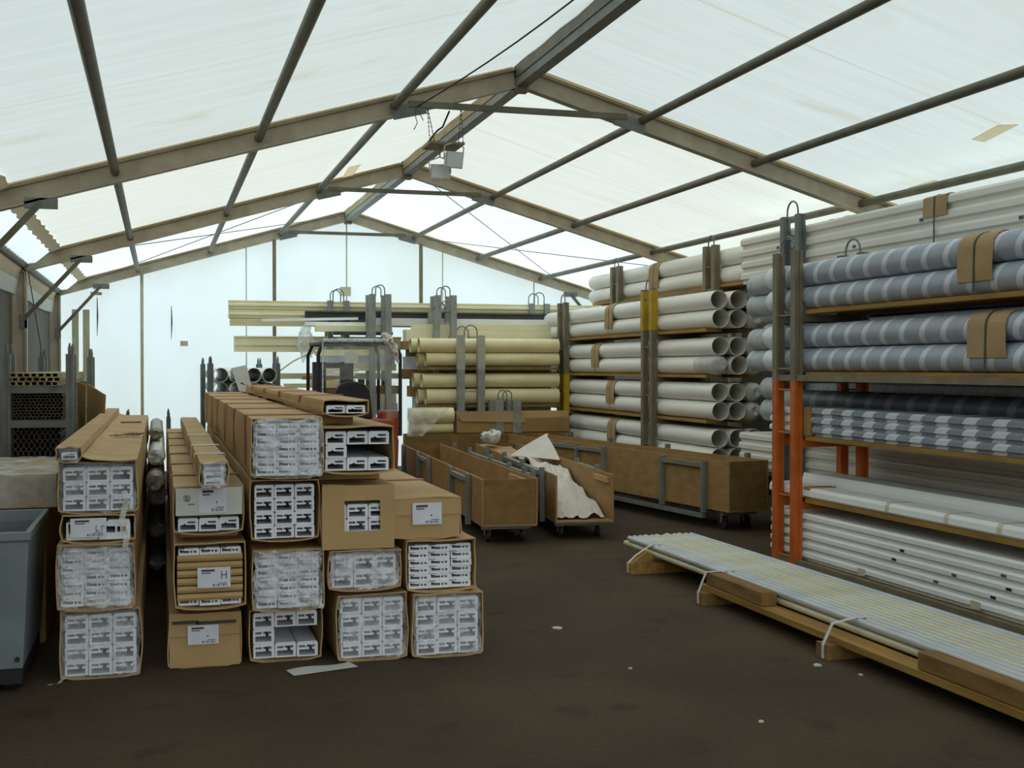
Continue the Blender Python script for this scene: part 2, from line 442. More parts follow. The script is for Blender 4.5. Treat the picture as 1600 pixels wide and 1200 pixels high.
for sx in (-1, 1):
    for i, d in enumerate((1.10, 2.20, 3.30, 4.50)):
        x = XM + sx * d
        if i == 3 : x = XL + .05 if sx < 0 else XR - .05
        b = MB(); b.tube([(x, -5, raf(x)), (x, 5, raf(x)), (x, 19.95, raf(x))], .036 if i < 3 else .05, 10)
        lab = 'dark steel tube purlin under the roof, %s %s of the ridge' % (('first', 'second', 'third')[i], 'left' if sx < 0 else 'right') if i < 3 else 'dark steel eave tube along the top of the %s wall' % ('left' if sx < 0 else 'right')
        tag(b.obj('purlin', TUBE_STEEL, smooth=True), lab, 'purlin', 'roof purlins')
rb = root('ridge_beam', (XM, 7.5, ZA - .1), 'wood-toned ridge beam with grey lower edge along the top of the tent', 'beam')
b = MB(); b.box(XM - .06, XM + .06, 10, 19.9, ZA - .02, ZA + .09); b.obj('upper_beam', TIMBER, rb)
b = MB(); b.box(XM - .06, XM + .06, -5, 9.998, ZA - .02, ZA + .09); b.obj('upper_beam', TUBE_STEEL, rb)
b = MB(); b.box(XM - .05, XM + .05, -5, 19.9, ZA - .09, ZA - .021); b.obj('lower_rail', STEELCART, rb)
for (x, what) in ((1.77, 'left'), (4.17, 'right')):
    t = root('gable_post', (x, 19.85, 0), 'slim dark upright post before the white end wall, %s of the pair' % what, 'post', 'end wall posts')
    b = MB(); b.box(x - .027, x + .027, 19.82, 19.88, .012, raf(x) - .08); b.obj('post', BROWNPOST, t)
    b = MB(); b.box(x - .1, x + .1, 19.75, 19.95, 0, .012); b.obj('foot_plate', STEEL, t)
for (a, c, what) in (((XM - .3, 6.2, raf(XM - .3) + .02), (XM - .92, 9.9, raf(XM - .92) - .06), 'black sagging cable along the roof left of the ridge beam'),):
    b = MB(); pts = [Vector(a).lerp(Vector(c), k / 8) + Vector((0, 0, -.05 * math.sin(math.pi * k / 8))) for k in range(9)]
    b.tube(pts, .006, 6); tag(b.obj('roof_cable', BLACK), what, 'cable')
for (a, c, what) in (((XL + .2, 15.1, raf(XL + .2) + .03), (XM - .2, 19.8, raf(XM - .2) + .02), 'thin bracing wire rising right across the far left roof'),
                     ((XM - .5, 15.1, raf(XM - .5) + .03), (XL + .6, 19.8, raf(XL + .6) + .02), 'thin bracing wire falling left across the far left roof'),
                     ((XM + .15, 15.1, raf(XM + .15) + .02), (XR - .9, 19.8, raf(XR - .9) + .02), 'thin bracing wire falling right across the far right roof'),
                     ((XR - .3, 15.1, raf(XR - .3) + .02), (XM + 1.3, 19.8, raf(XM + 1.3) + .02), 'thin bracing wire rising left across the far right roof'),
                     ((-1.46, 15.1, 2.75), (-1.44, 17.6, 1.2), 'thin dark guy wire crossing the dark left wall')):
    b = MB(); b.tube([a, c], .006, 5); tag(b.obj('bracing_wire', WIRE), what, 'wire')
def roof_tape(what, pts):
    b = MB(); up = [(x, y, raf(x) + RT - .052) for x, y in pts]; dn = [(x, y, z - .004) for x, y, z in up]
    b.add(up + dn, [(3, 2, 1, 0), (4, 5, 6, 7), (0, 4, 5, 1), (1, 5, 6, 2), (2, 6, 7, 3), (3, 7, 4, 0)]); tag(b.obj('roof_patch', PATCHT), what, 'patch', 'tape patches on the roof')
roof_tape('tan tape patch on the near right roof panel', [(5.82, 7.78), (5.735, 7.37), (5.80, 7.24), (5.90, 7.74)])
roof_tape('tan tape patch on the left roof near the second frame', [(2.11, 14.62), (2.06, 13.75), (2.20, 13.75), (2.24, 14.62)])
roof_tape('tan tape patch on the right roof beside the ivory panels', [(6.28, 9.25), (6.26, 8.85), (6.37, 8.80), (6.36, 9.2)])

# ------------------------------------------------------------------ floodlights
lt = root('hanging_board', (2.36, 10.25, 3.52), 'small wooden board hung on chains under the first collar tie', 'board')
b = MB(); b.box(2.20, 2.50, 10.08, 10.42, 3.545, 3.565); b.obj('board', M('old_board', '8f8468', '7c7156', 6), lt)
for (x, y) in ((2.12, 10.0), (2.16, 10.0), (2.43, 10.0), (2.47, 10.0)):
    b = MB(); n = 16
    xt = 2.15 if x < 2.3 else 2.44
    for q in range(n):
        a = Vector((xt, 9.97, 3.83)).lerp(Vector((x + .08 if x < 2.3 else x + .02, 10.1, 3.565)), q / n); c = Vector((xt, 9.97, 3.83)).lerp(Vector((x + .08 if x < 2.3 else x + .02, 10.1, 3.565)), (q + .75) / n)
        b.beam(a, c, .010 if q % 2 else .004, .004 if q % 2 else .010)
    b.obj('chain', WIRE, lt)
b = MB(); b.tube([(2.34, 9.97, 3.80), (2.30, 10.05, 3.68), (2.27, 10.1, 3.66), (2.22, 10.12, 3.60), (2.20, 10.14, 3.56)], .008, 6); b.obj('power_cable', BLACK, lt)
def flood(cx, cy, cz, rz, tilt, what):
    t = root('floodlight', (cx, cy, cz), what, 'floodlight', 'floodlights under the collar tie')
    def P(x, y, z):
        v = Matrix.Rotation(rz, 3, 'Z') @ (Matrix.Rotation(tilt, 3, 'X') @ Vector((x, y, z))); return (v.x + cx, v.y + cy, v.z + cz)
    b = MB(); front = [P(sx * .085, -.03, sz * .07) for sx, sz in ((-1, -1), (1, -1), (1, 1), (-1, 1))]
    back = [P(sx * .05, .06, sz * .04) for sx, sz in ((-1, -1), (1, -1), (1, 1), (-1, 1))]
    b.add(front + back, [(0, 1, 2, 3), (7, 6, 5, 4), (0, 4, 5, 1), (1, 5, 6, 2), (2, 6, 7, 3), (3, 7, 4, 0)]); b.obj('housing', LAMPM, t)
    b = MB(); rim = [P(x, -.036, z) for x, z in ((-.075, -.06), (.075, -.06), (.075, .06), (-.075, .06))]; rim2 = [P(x, -.031, z) for x, z in ((-.075, -.06), (.075, -.06), (.075, .06), (-.075, .06))]
    b.add(rim + rim2, [(0, 1, 2, 3), (7, 6, 5, 4), (0, 4, 5, 1), (1, 5, 6, 2), (2, 6, 7, 3), (3, 7, 4, 0)]); b.obj('front_glass', GLASS, t)
    b = MB(); b.tube([P(-.09, 0, 0), P(-.095, 0, .11), P(0, 0, .15), P(.095, 0, .11), P(.09, 0, 0)], .006, 6); b.obj('yoke', LAMPM, t)
    b = MB(); b.tube([P(0, 0, .15), (cx, cy, 3.545)], .006, 6); b.obj('hanger', STEEL, t)
flood(2.405, 10.12, 3.42, R(18), R(12), 'grey floodlight hanging under the board, upper right of two')
flood(2.335, 10.30, 3.33, R(-8), R(-14), 'grey floodlight hanging under the board, lower left of two')
b = MB(); b.tube([(2.05, 9.94, 3.81), (2.04, 9.94, 3.74), (2.06, 9.94, 3.68), (2.03, 9.94, 3.62)], .004, 5); b.tube([(2.06, 9.94, 3.80), (2.09, 9.94, 3.74), (2.11, 9.94, 3.70)], .004, 5)
tag(b.obj('cord_end', WIRE), 'loose cord end dangling from the left end of the first collar tie', 'cord')

# ------------------------------------------------------------------ cartons of window profile
HOLES_A = [[(.10, .10), (.86, .10), (.86, .46), (.74, .46), (.74, .60), (.86, .60), (.86, .76), (.46, .76), (.46, .60), (.58, .60), (.58, .46), (.10, .46)],
           [(.10, .60), (.40, .60), (.40, .74), (.10, .74)]]
OUT_A = [(0, 0), (1, 0), (1, .86), (.94, 1), (.05, 1), (.05, .92), (0, .92)]
HOLES_B = [[(.08, .34), (.52, .34), (.52, .66), (.30, .66), (.10, .82), (.06, .82)], [(.58, .36), (.68, .36), (.68, .64), (.58, .64)], [(.74, .36), (.86, .36), (.86, .64), (.74, .64)]]
OUT_B = [(0, 0), (1, 0), (1, .75), (.96, 1), (.30, 1), (.28, .9), (0, .9)]
HOLES_C = [[(.10, .12), (.86, .12), (.86, .50), (.40, .50), (.32, .62), (.24, .50), (.10, .50)], [(.46, .62), (.86, .62), (.86, .76), (.46, .76)]]
PMESH = {}
def profile_mesh(w, h, typ, L):
    key = (round(w, 3), round(h, 3), typ, round(L, 1))
    if key in PMESH: return PMESH[key]
    outl, holes = {'A': (OUT_A, HOLES_A), 'B': (OUT_B, HOLES_B), 'C': (OUT_A, HOLES_C)}[typ]
    bm = bmesh.new()
    def loop(pts, y): return [bm.verts.new(((p[0] - .5) * w, y, p[1] * h)) for p in pts]
    def edges(l): return [bm.edges.new((l[i], l[(i + 1) % len(l)])) for i in range(len(l))]
    lo = loop(outl, 0); es = edges(lo); hl = []
    for hpoly in holes:
        l = loop(hpoly, 0); es += edges(l); hl.append(l)
    bmesh.ops.triangle_fill(bm, use_beauty=True, use_dissolve=False, edges=es)
    def wall(l, pts, y):
        l2 = loop(pts, y); n = len(l)
        for i in range(n): bm.faces.new((l[i], l[(i + 1) % n], l2[(i + 1) % n], l2[i]))
        bm.faces.new(l2)
    wall(lo, outl, L)
    for l, hp in zip(hl, holes): wall(l, hp, 1.6)
    bmesh.ops.recalc_face_normals(bm, faces=bm.faces)
    me = bpy.data.meshes.new('window_profile'); bm.to_mesh(me); bm.free(); me.materials.append(PVC)
    PMESH[key] = me
    return me

def label_part(par, x0, x1, z0, z1, y, marks='std'):
    p = MB(); p.box(x0, x1, y - .0015, y, z0, z1)
    w = x1 - x0; h = z1 - z0
    def q(a0, a1, c0, c1): p.box(x0 + a0 * w, x0 + a1 * w, y - .0025, y - .0014, z0 + c0 * h, z0 + c1 * h, 1)
    q(.12, .52, .80, .90); q(.12, .40, .70, .75)
    for i in range(9): q(.46 + i * .052, .46 + i * .052 + (.018 if i % 3 else .032), .06, .17)
    q(.64, .90, .20, .23)
    if marks == 'hand':
        q(.72, .745, .42, .80); q(.86, .885, .42, .80); q(.72, .885, .60, .64)
    elif marks == 'hook':
        q(.70, .72, .30, .62); q(.70, .80, .30, .34); q(.86, .88, .30, .58); q(.86, .94, .54, .58)
    elif marks == 'sq':
        q(.62, .67, .38, .45)
    lb = p.obj('paper_label', (PAPER, INK), par); lb['label'] = 'white printed paper label'

def film_part(par, x0, x1, z0, z1, y, seed, mat=None, over=.015, depth=.03):
    def fn(u, v):
        x = x0 - over + (x1 - x0 + 2 * over) * u; z = z0 - over + (z1 - z0 + 2 * over) * v
        n = noise.noise(Vector((x * 13 + seed, z * 16, seed))); n2 = noise.noise(Vector((x * 40, z * 40 + seed, seed)))
        e = min(u, 1 - u, v, 1 - v)
        yy = y - .010 - abs(n) * depth - .006 * n2 + (0.02 if e < .04 else 0)
        return (x + .012 * n2, yy, z + .012 * n + (-.02 * max(0, n2) if v < .06 else 0))
    b = MB(); b.sheet(fn, 26, 22)
    o = b.obj('plastic_film', mat or FILM, par); o['label'] = 'crumpled clear plastic film over the open end'
    return o

def carton(label, x0, x1, z0, z1, yf=6.80, yb=13.3, kind='open', nc=3, nr=4, typ='A', skip=(), film=False, tapes=(), group='long cartons of window profile', seed=0, prof_lab='', lip=0.0, jut=0.0, mat=None, bulge=.010, film_depth=.03):
    mat = mat or KRAFT
    t = root('long_carton', ((x0 + x1) / 2, yf, z0), label, 'carton', group)
    W = x1 - x0; H = z1 - z0; th = .007
    # cardboard sleeve: wavy walls with thickness
    nseg = 16; ring = []
    m = 7
    for i in range(m): ring.append((i / m, 0.0))
    for i in range(m): ring.append((1.0, i / m))
    for i in range(m): ring.append((1 - i / m, 1.0))
    for i in range(m): ring.append((0.0, 1 - i / m))
    nr_ = len(ring); vs = []; fs = []
    rnd = random.Random(seed * 13 + 5)
    for j in range(nseg + 1):
        y = yf + (yb - yf) * (j / nseg) ** 1.4
        for (a, c) in ring:
            x = x0 + W * a; z = z0 + H * c
            k = noise.noise(Vector((a * 2 + seed, y * .8, c * 2)))
            bx = -bulge * k * (1 if a == 1 else -1 if a == 0 else 0)
            bz = bulge * .3 * k * (1 if c == 1 else 0)
            if j == 0: bz += -.006 * math.sin(math.pi * a) * (1 if c == 0 else 0) + .008 * k * (1 if c == 1 else 0)
            if c == 0: bz += .015 * (1 - math.sin(math.pi * a)) ** 2
            if 0 < c < 1: bx += (.006 if a == 1 else -.006) * math.sin(math.pi * c)
            yy = y - (lip * (1 if c in (0, 1) else .6) * (1 + .25 * k) if j == 0 else 0)
            vs.append((x + bx, yy, z + bz))
    o2 = len(vs)
    for j in range(nseg + 1):
        for i, (a, c) in enumerate(ring):
            v = vs[j * nr_ + i]; dx = th * (1 if a == 0 else -1 if a == 1 else 0); dz = th * (1 if c == 0 else -1 if c == 1 else 0)
            vs.append((v[0] + dx, v[1], v[2] + dz))
    for j in range(nseg):
        for i in range(nr_):
            i2 = (i + 1) % nr_
            fs.append((j * nr_ + i, j * nr_ + i2, (j + 1) * nr_ + i2, (j + 1) * nr_ + i))
            fs.append((o2 + j * nr_ + i, o2 + (j + 1) * nr_ + i, o2 + (j + 1) * nr_ + i2, o2 + j * nr_ + i2))
    for i in range(nr_):
        i2 = (i + 1) % nr_; fs.append((i, o2 + i, o2 + i2, i2))
        fs.append((nseg * nr_ + i, nseg * nr_ + i2, o2 + nseg * nr_ + i2, o2 + nseg * nr_ + i))
    fs.append(tuple(nseg * nr_ + i for i in range(nr_)))
    b = MB(); b.add(vs, fs); b.obj('carton_sleeve', mat, t)
    # tapes across the top and sides
    for (y, c) in tapes:
        b = MB(); zt = z1 + bulge * .32; w = .035
        b.box(x0 - .012, x1 + .012, y - w, y + w, zt, zt + .004); b.box(x0 - .014, x0 - .0105, y - w, y + w, z0 + .05, zt)
        b.box(x1 + .0105, x1 + .014, y - w, y + w, z0 + .05, zt)
        b.obj('tape_band', c, t)
    if kind == 'closed':
        b = MB(); b.sheet(lambda u, v: (x0 + .004 + (W - .008) * u, yf + .006 - .008 * math.sin(math.pi * u) * math.sin(math.pi * v), z0 + .004 + (H - .008) * v), 8, 6)
        b.obj('end_flap', mat, t, solid=.006)
        b = MB(); b.box(x0 + .004, x1 - .004, yf - .014, yf - .010, z0 + H * .58, z0 + H * .585 + .002); b.obj('flap_crease', KRAFT2, t)
    # profiles
    if kind != 'closed':
        cw = (W - 2 * th - .026) / nc; ch = (H - 2 * th - .030) / nr
        me = profile_mesh(cw - .003, ch - .0005, typ, yb - yf - .2)
        for r in range(nr):
            for c in range(nc):
                if (c, r) in skip: continue
                po = bpy.data.objects.new('window_profile', me); COL.objects.link(po)
                po.location = (x0 + th + .013 + cw * (c + .5) + rnd.uniform(-.0012, .0012), yf + .008 - jut + rnd.uniform(-.014, .014), z0 + th + .008 + ch * r)
                tag(po, 'white plastic window profile packed in the ' + prof_lab, 'window profile', 'profiles in the ' + prof_lab)
    if film: film_part(t, x0 + .02, x1 - .02, z0 + .02, z1 - .02, yf - jut - lip * .5, seed + 3.3, depth=film_depth, mat=FILM2 if film == 'thick' else None)
    return t

ORT = lambda *ys: [(y, ORTAPE) for y in ys]
# stack one (leftmost)
carton('open carton of profiles lowest in the leftmost stack, beside the grey tub', -.51, -.105, 0.0, .365, seed=1, film=True, lip=.02, prof_lab='lowest carton of the leftmost stack', film_depth=.015)
carton('open carton of slim profiles second from the floor in the leftmost stack', -.525, -.135, .37, .715, seed=2, nr=7, typ='B', film='thick', lip=.05, prof_lab='second carton of the leftmost stack', film_depth=.02)
c = carton('thin flat carton with white label in the leftmost stack', -.50, -.135, .72, .87, seed=3, nr=1, nc=2, typ='B', lip=.02, prof_lab='thin flat carton of the leftmost stack')
label_part(c, -.455, -.275, .755, .855, 6.765, 'hook')
topc = carton('topmost carton of the leftmost stack, open with profiles in three rows', -.515, -.12, .875, 1.15, seed=4, nr=3, typ='A', film=True, lip=.0, prof_lab='top carton of the leftmost stack', film_depth=.012)
# loose card laid over the top, and a small carton on its left edge
sm = carton('small narrow carton lying along the left edge of the leftmost stack', -.52, -.40, 1.152, 1.235, yf=6.76, yb=13.0, seed=5, nr=1, nc=1, typ='C', prof_lab='small narrow carton on the leftmost stack', film=True, film_depth=.008)
b = MB()
def cov(u, v):
    x = -.395 + .275 * u; y = 6.74 + 6.2 * v
    return (x, y, 1.156 + .028 * (1 - u) ** 6 + .006 * noise.noise(Vector((x * 8, y, 2))) * (1 if v > .02 else 2))
b.sheet(cov, 12, 40); tag(b.obj('card_sheet', KRAFT, solid=.004), 'creased brown card sheet covering the top of the leftmost stack', 'card sheet')
b = MB(); random.seed(3)
for i in range(9):
    x = -.34 + .022 * i; y = 9.0 + random.uniform(-.08, .08); b.beam((x, y, 1.172), (x + .05, y + random.uniform(-.1, .1), 1.172 + random.uniform(0, .02)), .02, .006)
tag(b.obj('torn_paper', M('torn_brown_paper', '8a7452', '6e5434', 20)), 'crumpled brown paper scrap on top of the leftmost stack', 'paper scrap')
b = MB(); b.beam((-.33, 11.1, 1.172), (-.16, 11.1, 1.172), .04, .012); tag(b.obj('wood_strip', WOODD), 'short brown wood strip far back on top of the leftmost stack', 'wood strip')
b = MB(); b.sheet(lambda u, v: (-.20 + .03 * u + .01 * math.sin(v * 9), 6.735 - .006 * math.sin(v * 14), 1.0 - .30 * v), 2, 14)
b.obj('tape_tail', FILMW, topc)['label'] = 'strip of clear tape hanging down'
b = MB(); b.sheet(lambda u, v: (-.47 - .09 * v + .02 * u, 6.70 - .12 * v, .03 + .02 * math.sin(v * 8) * (1 - v) + .002), 2, 8)
tag(b.obj('film_scrap', FILMW), 'wisp of clear film on the floor under the leftmost stack', 'film scrap')
# stack two
c = carton('closed carton with white label lowest in the second stack from left', .04, .425, 0.0, .30, kind='closed', seed=6, yf=6.88)
label_part(c, .14, .305, .13, .235, 6.866, 'sq')
b = MB(); b.box(.06, .20, 6.862, 6.868, .246, .262); b.box(.185, .40, 6.862, 6.868, .240, .255); b.obj('gap_shade_strip', DARKPVC, c)  # dark strips on the flap paint the shade inside a torn opening
c = carton('carton packed with brown card strips between profiles, second in its stack', .07, .445, .34, .70, seed=7, nr=8, typ='B', skip=[(i, r) for i in range(3) for r in range(1, 7)], lip=.03, prof_lab='carton with card strips')
for r in range(6):
    b = MB(); z = .385 + .0425 * r
    b.prism_y([(.085, z), (.43, z), (.43, z + .036), (.085, z + .036)], 6.80 + .004 * (r % 2), 13.0)
    b.sheet(lambda u, v, z=z: (.085 + .345 * u, 6.795 - .010 * math.sin(math.pi * v), z + .036 * v), 2, 4); b.obj('card_strip', KRAFT, c)
label_part(c, .19, .365, .455, .565, 6.776, 'hand')
c = carton('carton with white printed end panel, topmost full size one of the second stack', .07, .435, .745, 1.005, seed=8, nr=3, typ='C', skip=[(i, r) for i in range(3) for r in (1, 2)], prof_lab='carton with white end panel', tapes=[(y, KRAFT2) for y in (7.5, 8.4, 9.4, 10.4, 11.4, 12.4)])
b = MB(); b.box(.078, .428, 6.775, 6.781, .850, .998); wp = b.obj('white_end_panel', PAPERDULL, c); wp['label'] = 'white cardboard end panel with a blue round mark'
b = MB(); cx, cz = .137, .945
for a in range(20):
    a0 = 2 * math.pi * a / 20; a1 = 2 * math.pi * (a + 1) / 20
    if a in (4, 5): continue
    b.beam((cx + .017 * math.cos(a0), 6.773, cz + .017 * math.sin(a0)), (cx + .017 * math.cos(a1), 6.773, cz + .017 * math.sin(a1)), .003, .004, up=(0, 1, 0))
for dx in (-.006, 0, .006): b.box(cx + dx - .0015, cx + dx + .0015, 6.772, 6.7745, cz - .013, cz + .012)
for i in range(6): b.box(.143 + i * .006, .147 + i * .006, 6.772, 6.7745, .908, .914)
b.obj('printed_mark', BLUEINK, wp)
label_part(c, .20, .345, .862, .998, 6.774, 'sq')
carton('small square carton of profiles lying on top of the second stack', .20, .345, 1.012, 1.15, yf=6.62, yb=12.6, seed=9, nr=3, nc=1, typ='C', film='thick', prof_lab='small square carton', tapes=[(y, FILMW) for y in (7.2, 8.0, 9.2)], film_depth=.015)
# stack three
carton('open carton with a gap between its profiles, lowest in the third stack', .475, .875, 0.0, .30, seed=10, nr=3, typ='A', skip=[(1, 1), (2, 1)], lip=.03, yf=6.92, prof_lab='lowest carton of the third stack')
carton('film-covered open carton second in the third stack', .485, .87, .305, .645, seed=11, nr=7, typ='B', film='thick', lip=.03, prof_lab='second carton of the third stack', film_depth=.06)
carton('open carton of twelve dark-slotted profiles, third in the third stack', .475, .845, .69, 1.03, seed=12, nr=4, typ='A', lip=.0, prof_lab='third carton of the third stack')
carton('big top carton with orange tape bands on the third stack', .475, .86, 1.045, 1.375, yf=6.72, yb=13.9, seed=13, nr=7, typ='B', film='thick', jut=.02, prof_lab='orange taped top carton', tapes=ORT(7.1, 8.2, 9.4, 10.6, 11.8, 13.0), film_depth=.05)
# stack four
carton('film-streaked open carton lowest in the fourth stack', .95, 1.345, 0.0, .375, seed=14, nr=4, typ='A', film=True, lip=.03, prof_lab='lowest carton of the fourth stack', film_depth=.012)
carton('shallow open carton with crumpled film second in the fourth stack', .90, 1.305, .40, .625, seed=15, nr=2, typ='A', film='thick', lip=.04, prof_lab='shallow carton of the fourth stack', film_depth=.03)
c = carton('brown carton with a cut-out window in its end, third in the fourth stack', .86, 1.265, .635, .99, seed=16, kind='open', nr=4, typ='A', yf=6.78, skip=[(0, 0), (2, 0), (1, 0), (0, 3), (1, 3), (2, 3)], prof_lab='carton with a cut-out window')
b = MB()
for (a0, a1, z0_, z1_) in ((.86, .985, .635, .99), (1.185, 1.265, .635, .99), (.985, 1.185, .635, .735), (.985, 1.185, .905, .99)):
    b.box(a0, a1, 6.756, 6.762, z0_, z1_)
b.obj('cut_out_flap', KRAFT, c)
carton('open carton with half its profiles gone on top of the fourth stack', .865, 1.265, 1.055, 1.32, seed=17, nr=3, typ='C', skip=[(1, 1), (2, 1)], lip=.03, prof_lab='half-emptied carton')
carton('thin flat carton of two profiles, topmost on the fourth stack', .88, 1.14, 1.375, 1.465, yf=6.86, yb=13.2, seed=18, nr=1, nc=2, typ='C', prof_lab='thin flat top carton', tapes=ORT(8.0, 9.4, 10.8, 12.2))
b = MB(); b.box(.90, 1.07, 7.0, 7.08, 1.328, 1.374); tag(b.obj('wooden_bearer', WOODD), 'front wooden bearer under the thin flat carton', 'bearer')
b = MB(); b.box(.90, 1.07, 11.0, 11.08, 1.328, 1.374); tag(b.obj('wooden_bearer', WOODD), 'rear wooden bearer under the thin flat carton', 'bearer')
b = MB(); b.box(.885, 1.24, 7.1, 12.9, .995, 1.05); tag(b.obj('card_packer', KRAFT2), 'flat brown card packer between the window carton and the half-emptied carton', 'card packer')
b = MB(); b.box(.50, .84, 7.1, 12.9, .652, .688); tag(b.obj('card_packer', KRAFT2), 'flat brown card packer in the middle of the third stack', 'card packer')
b = MB(); b.box(.10, .42, 7.0, 12.9, .703, .744); tag(b.obj('card_packer', KRAFT2), 'flat brown card packer under the carton with white end panel', 'card packer')
b = MB(); b.box(.10, .42, 7.0, 12.9, .302, .338); tag(b.obj('card_packer', KRAFT2), 'flat brown card packer over the closed carton in the second stack', 'card packer')
# stack five
carton('open carton of dark-slotted profiles lowest in the rightmost stack', 1.37, 1.775, 0.0, .365, seed=19, nr=4, typ='A', lip=.02, yf=6.76, prof_lab='lowest carton of the rightmost stack', film=True, film_depth=.008)
carton('open carton of slim profiles second in the rightmost stack', 1.335, 1.745, .37, .665, seed=20, nr=6, typ='B', lip=.03, prof_lab='second carton of the rightmost stack')
c = carton('closed kraft carton with white label on top of the rightmost stack', 1.26, 1.66, .672, .905, kind='closed', seed=21, tapes=ORT(7.9, 9.6, 11.4))
label_part(c, 1.375, 1.545, .755, .878, 6.785, 'sq')
# film-wrapped bundles standing between the first two stacks
for i, (x, z, yf, r) in enumerate([(-.03, .10, 10.2, .07), (-.035, .245, 10.6, .07), (-.03, .39, 10.0, .07), (-.03, .535, 10.8, .07), (-.03, .68, 9.7, .07), (-.035, .825, 9.2, .07), (-.03, .97, 9.9, .07), (-.035, 1.10, 11.0, .06)]):
    z -= .03
    t = root('wrapped_bundle', (x, yf, z - r), 'film-wrapped bundle squeezed between the first two stacks, %s' % ('lowest', 'second from bottom', 'third from bottom', 'fourth from bottom', 'fourth from top', 'third from top', 'second from top', 'topmost')[i], 'bundle', 'wrapped bundles between stacks')
    b = MB(); b.lathe_y(x, z, [(yf + .02, .001), (yf, r * .55), (yf + .03, r * .92), (yf + .2, r), (yf + 1.2, r * .97), (13.0, r), (13.0, .001)], 12); b.v = [(p[0] + .012 * noise.noise(Vector((p[0] * 30, p[1] * 9, p[2] * 30 + i))), p[1] + .05 * noise.noise(Vector((p[0] * 25, p[2] * 25, i))), p[2] + .010 * noise.noise(Vector((p[2] * 30, p[1] * 9, i)))) for p in b.v]; b.obj('wrapped_goods', BUNDLEM if i % 2 else ENDFILM, t, smooth=True)
    b = MB(); b.lathe_y(x, z, [(yf + .28, r * 1.03), (yf + .34, r * 1.04), (yf + .40, r * 1.03)], 12); b.obj('film_band', FILMW, t, smooth=True)
# floor litter
b = MB(); b.sheet(lambda u, v: (.68 + .36 * u - .03 * v, 6.53 + .10 * u + .13 * v, .004 + .006 * math.sin(u * 6) * v + .002), 10, 3)
tag(b.obj('paper_sheet', PAPERDULL, solid=.001), 'white paper strip lying on the floor before the third and fourth stacks', 'paper')
random.seed(11)
for (x, y, s_, what) in ((2.403, 7.28, .05, 'pale chip of paper on the floor right of the carton stacks'), (3.49, 5.97, .035, 'tan chip on the floor before the steel tubes'),
                         (3.60, 5.72, .02, 'sliver of wood on the floor beside the tube plank'), (2.68, 5.09, .018, 'small white chip nearest the viewer on the floor'), (2.467, 6.19, .015, 'tiny white chip in the middle of the floor')):
    b = MB(); pts = [(x + s_ * math.cos(a) * random.uniform(.5, 1), y + s_ * math.sin(a) * random.uniform(.5, 1)) for a in (0, 1.2, 2.4, 3.6, 5)]
    vs = [(p[0], p[1], .001) for p in pts] + [(p[0], p[1], .007) for p in pts]
    b.add(vs, [(0, 1, 2, 3, 4), (9, 8, 7, 6, 5)] + [(i, (i + 1) % 5, 5 + (i + 1) % 5, 5 + i) for i in range(5)])
    tag(b.obj('debris_chip', PATCH), what, 'debris')
#--PART2--

# ------------------------------------------------------------------ left side: tub, wrapped carton, dark stillage
t = root('plastic_tub', (-1.0, 7.2, 0), 'big grey plastic tub at the left edge beside the leftmost stack', 'tub')
x0, x1, y0, y1, zt = -1.36, -.63, 6.56, 7.62, .82
b = MB(); tp = .045
o4 = [(x0, y0), (x1, y0), (x1, y1), (x0, y1)]
def insetq(q, d): return [(q[0][0] + d, q[0][1] + d), (q[1][0] - d, q[1][1] + d), (q[2][0] - d, q[2][1] - d), (q[3][0] + d, q[3][1] - d)]
lv = [(insetq(o4, tp), .12), (insetq(o4, .012), zt - .05), (o4, zt - .045), (o4, zt), (insetq(o4, .03), zt), (insetq(o4, .05), zt - .06), (insetq(o4, .08), .17)]
vs = []; fs = []
for q, z in lv: vs += [(p[0], p[1], z) for p in q]
for j in range(len(lv) - 1): fs += [(j * 4 + k, j * 4 + (k + 1) % 4, j * 4 + 4 + (k + 1) % 4, j * 4 + 4 + k) for k in range(4)]
fs += [(3, 2, 1, 0), (24, 25, 26, 27)]
b.add(vs, fs); b.obj('tub_shell', TUB, t, bevel=.012)
b = MB(); b.box(x0 + .05, x1 - .05, y0 + .06, y1 - .06, .04, .12); b.obj('base_frame', BLACK, t)
for (cx, cy) in ((x0 + .12, y0 + .14), (x1 - .12, y0 + .14), (x0 + .12, y1 - .14), (x1 - .12, y1 - .14)):
    b = MB(); b.tube([(cx - .02, cy, .045), (cx + .02, cy, .045)], .045, 12); b.obj('castor', BLACK, t)
b = MB(); b.tube([(-.70, 6.585, .17), (-.70, 6.61, .17)], .012, 10); b.obj('drain_plug', BLACK, t)
b = MB(); b.box(-1.45, -.66, 7.75, 9.4, 0, .80)
tag(b.obj('stacked_carton', KRAFT2, bevel=.01), 'dark brown carton standing on the floor behind the grey tub', 'carton')
t = root('stacked_carton', (-1.05, 8.6, .80), 'film-wrapped carton topmost behind the grey tub', 'carton')
b = MB(); b.box(-1.43, -.625, 7.80, 9.3, .801, 1.0); b.obj('carton_body', KRAFT, t, bevel=.02)
b = MB(); b.sheet(lambda u, v: (-1.45 + .85 * u, 7.785 + 1.55 * v, 1.008 + .012 * noise.noise(Vector((u * 9, v * 9, 1)))), 26, 26)
b.sheet(lambda u, v: (-1.45 + .85 * u, 7.785 - .012 * abs(noise.noise(Vector((u * 12, v * 5, 4)))), 1.01 - .20 * v), 26, 8); b.obj('plastic_film', FILMW, t, smooth=True)

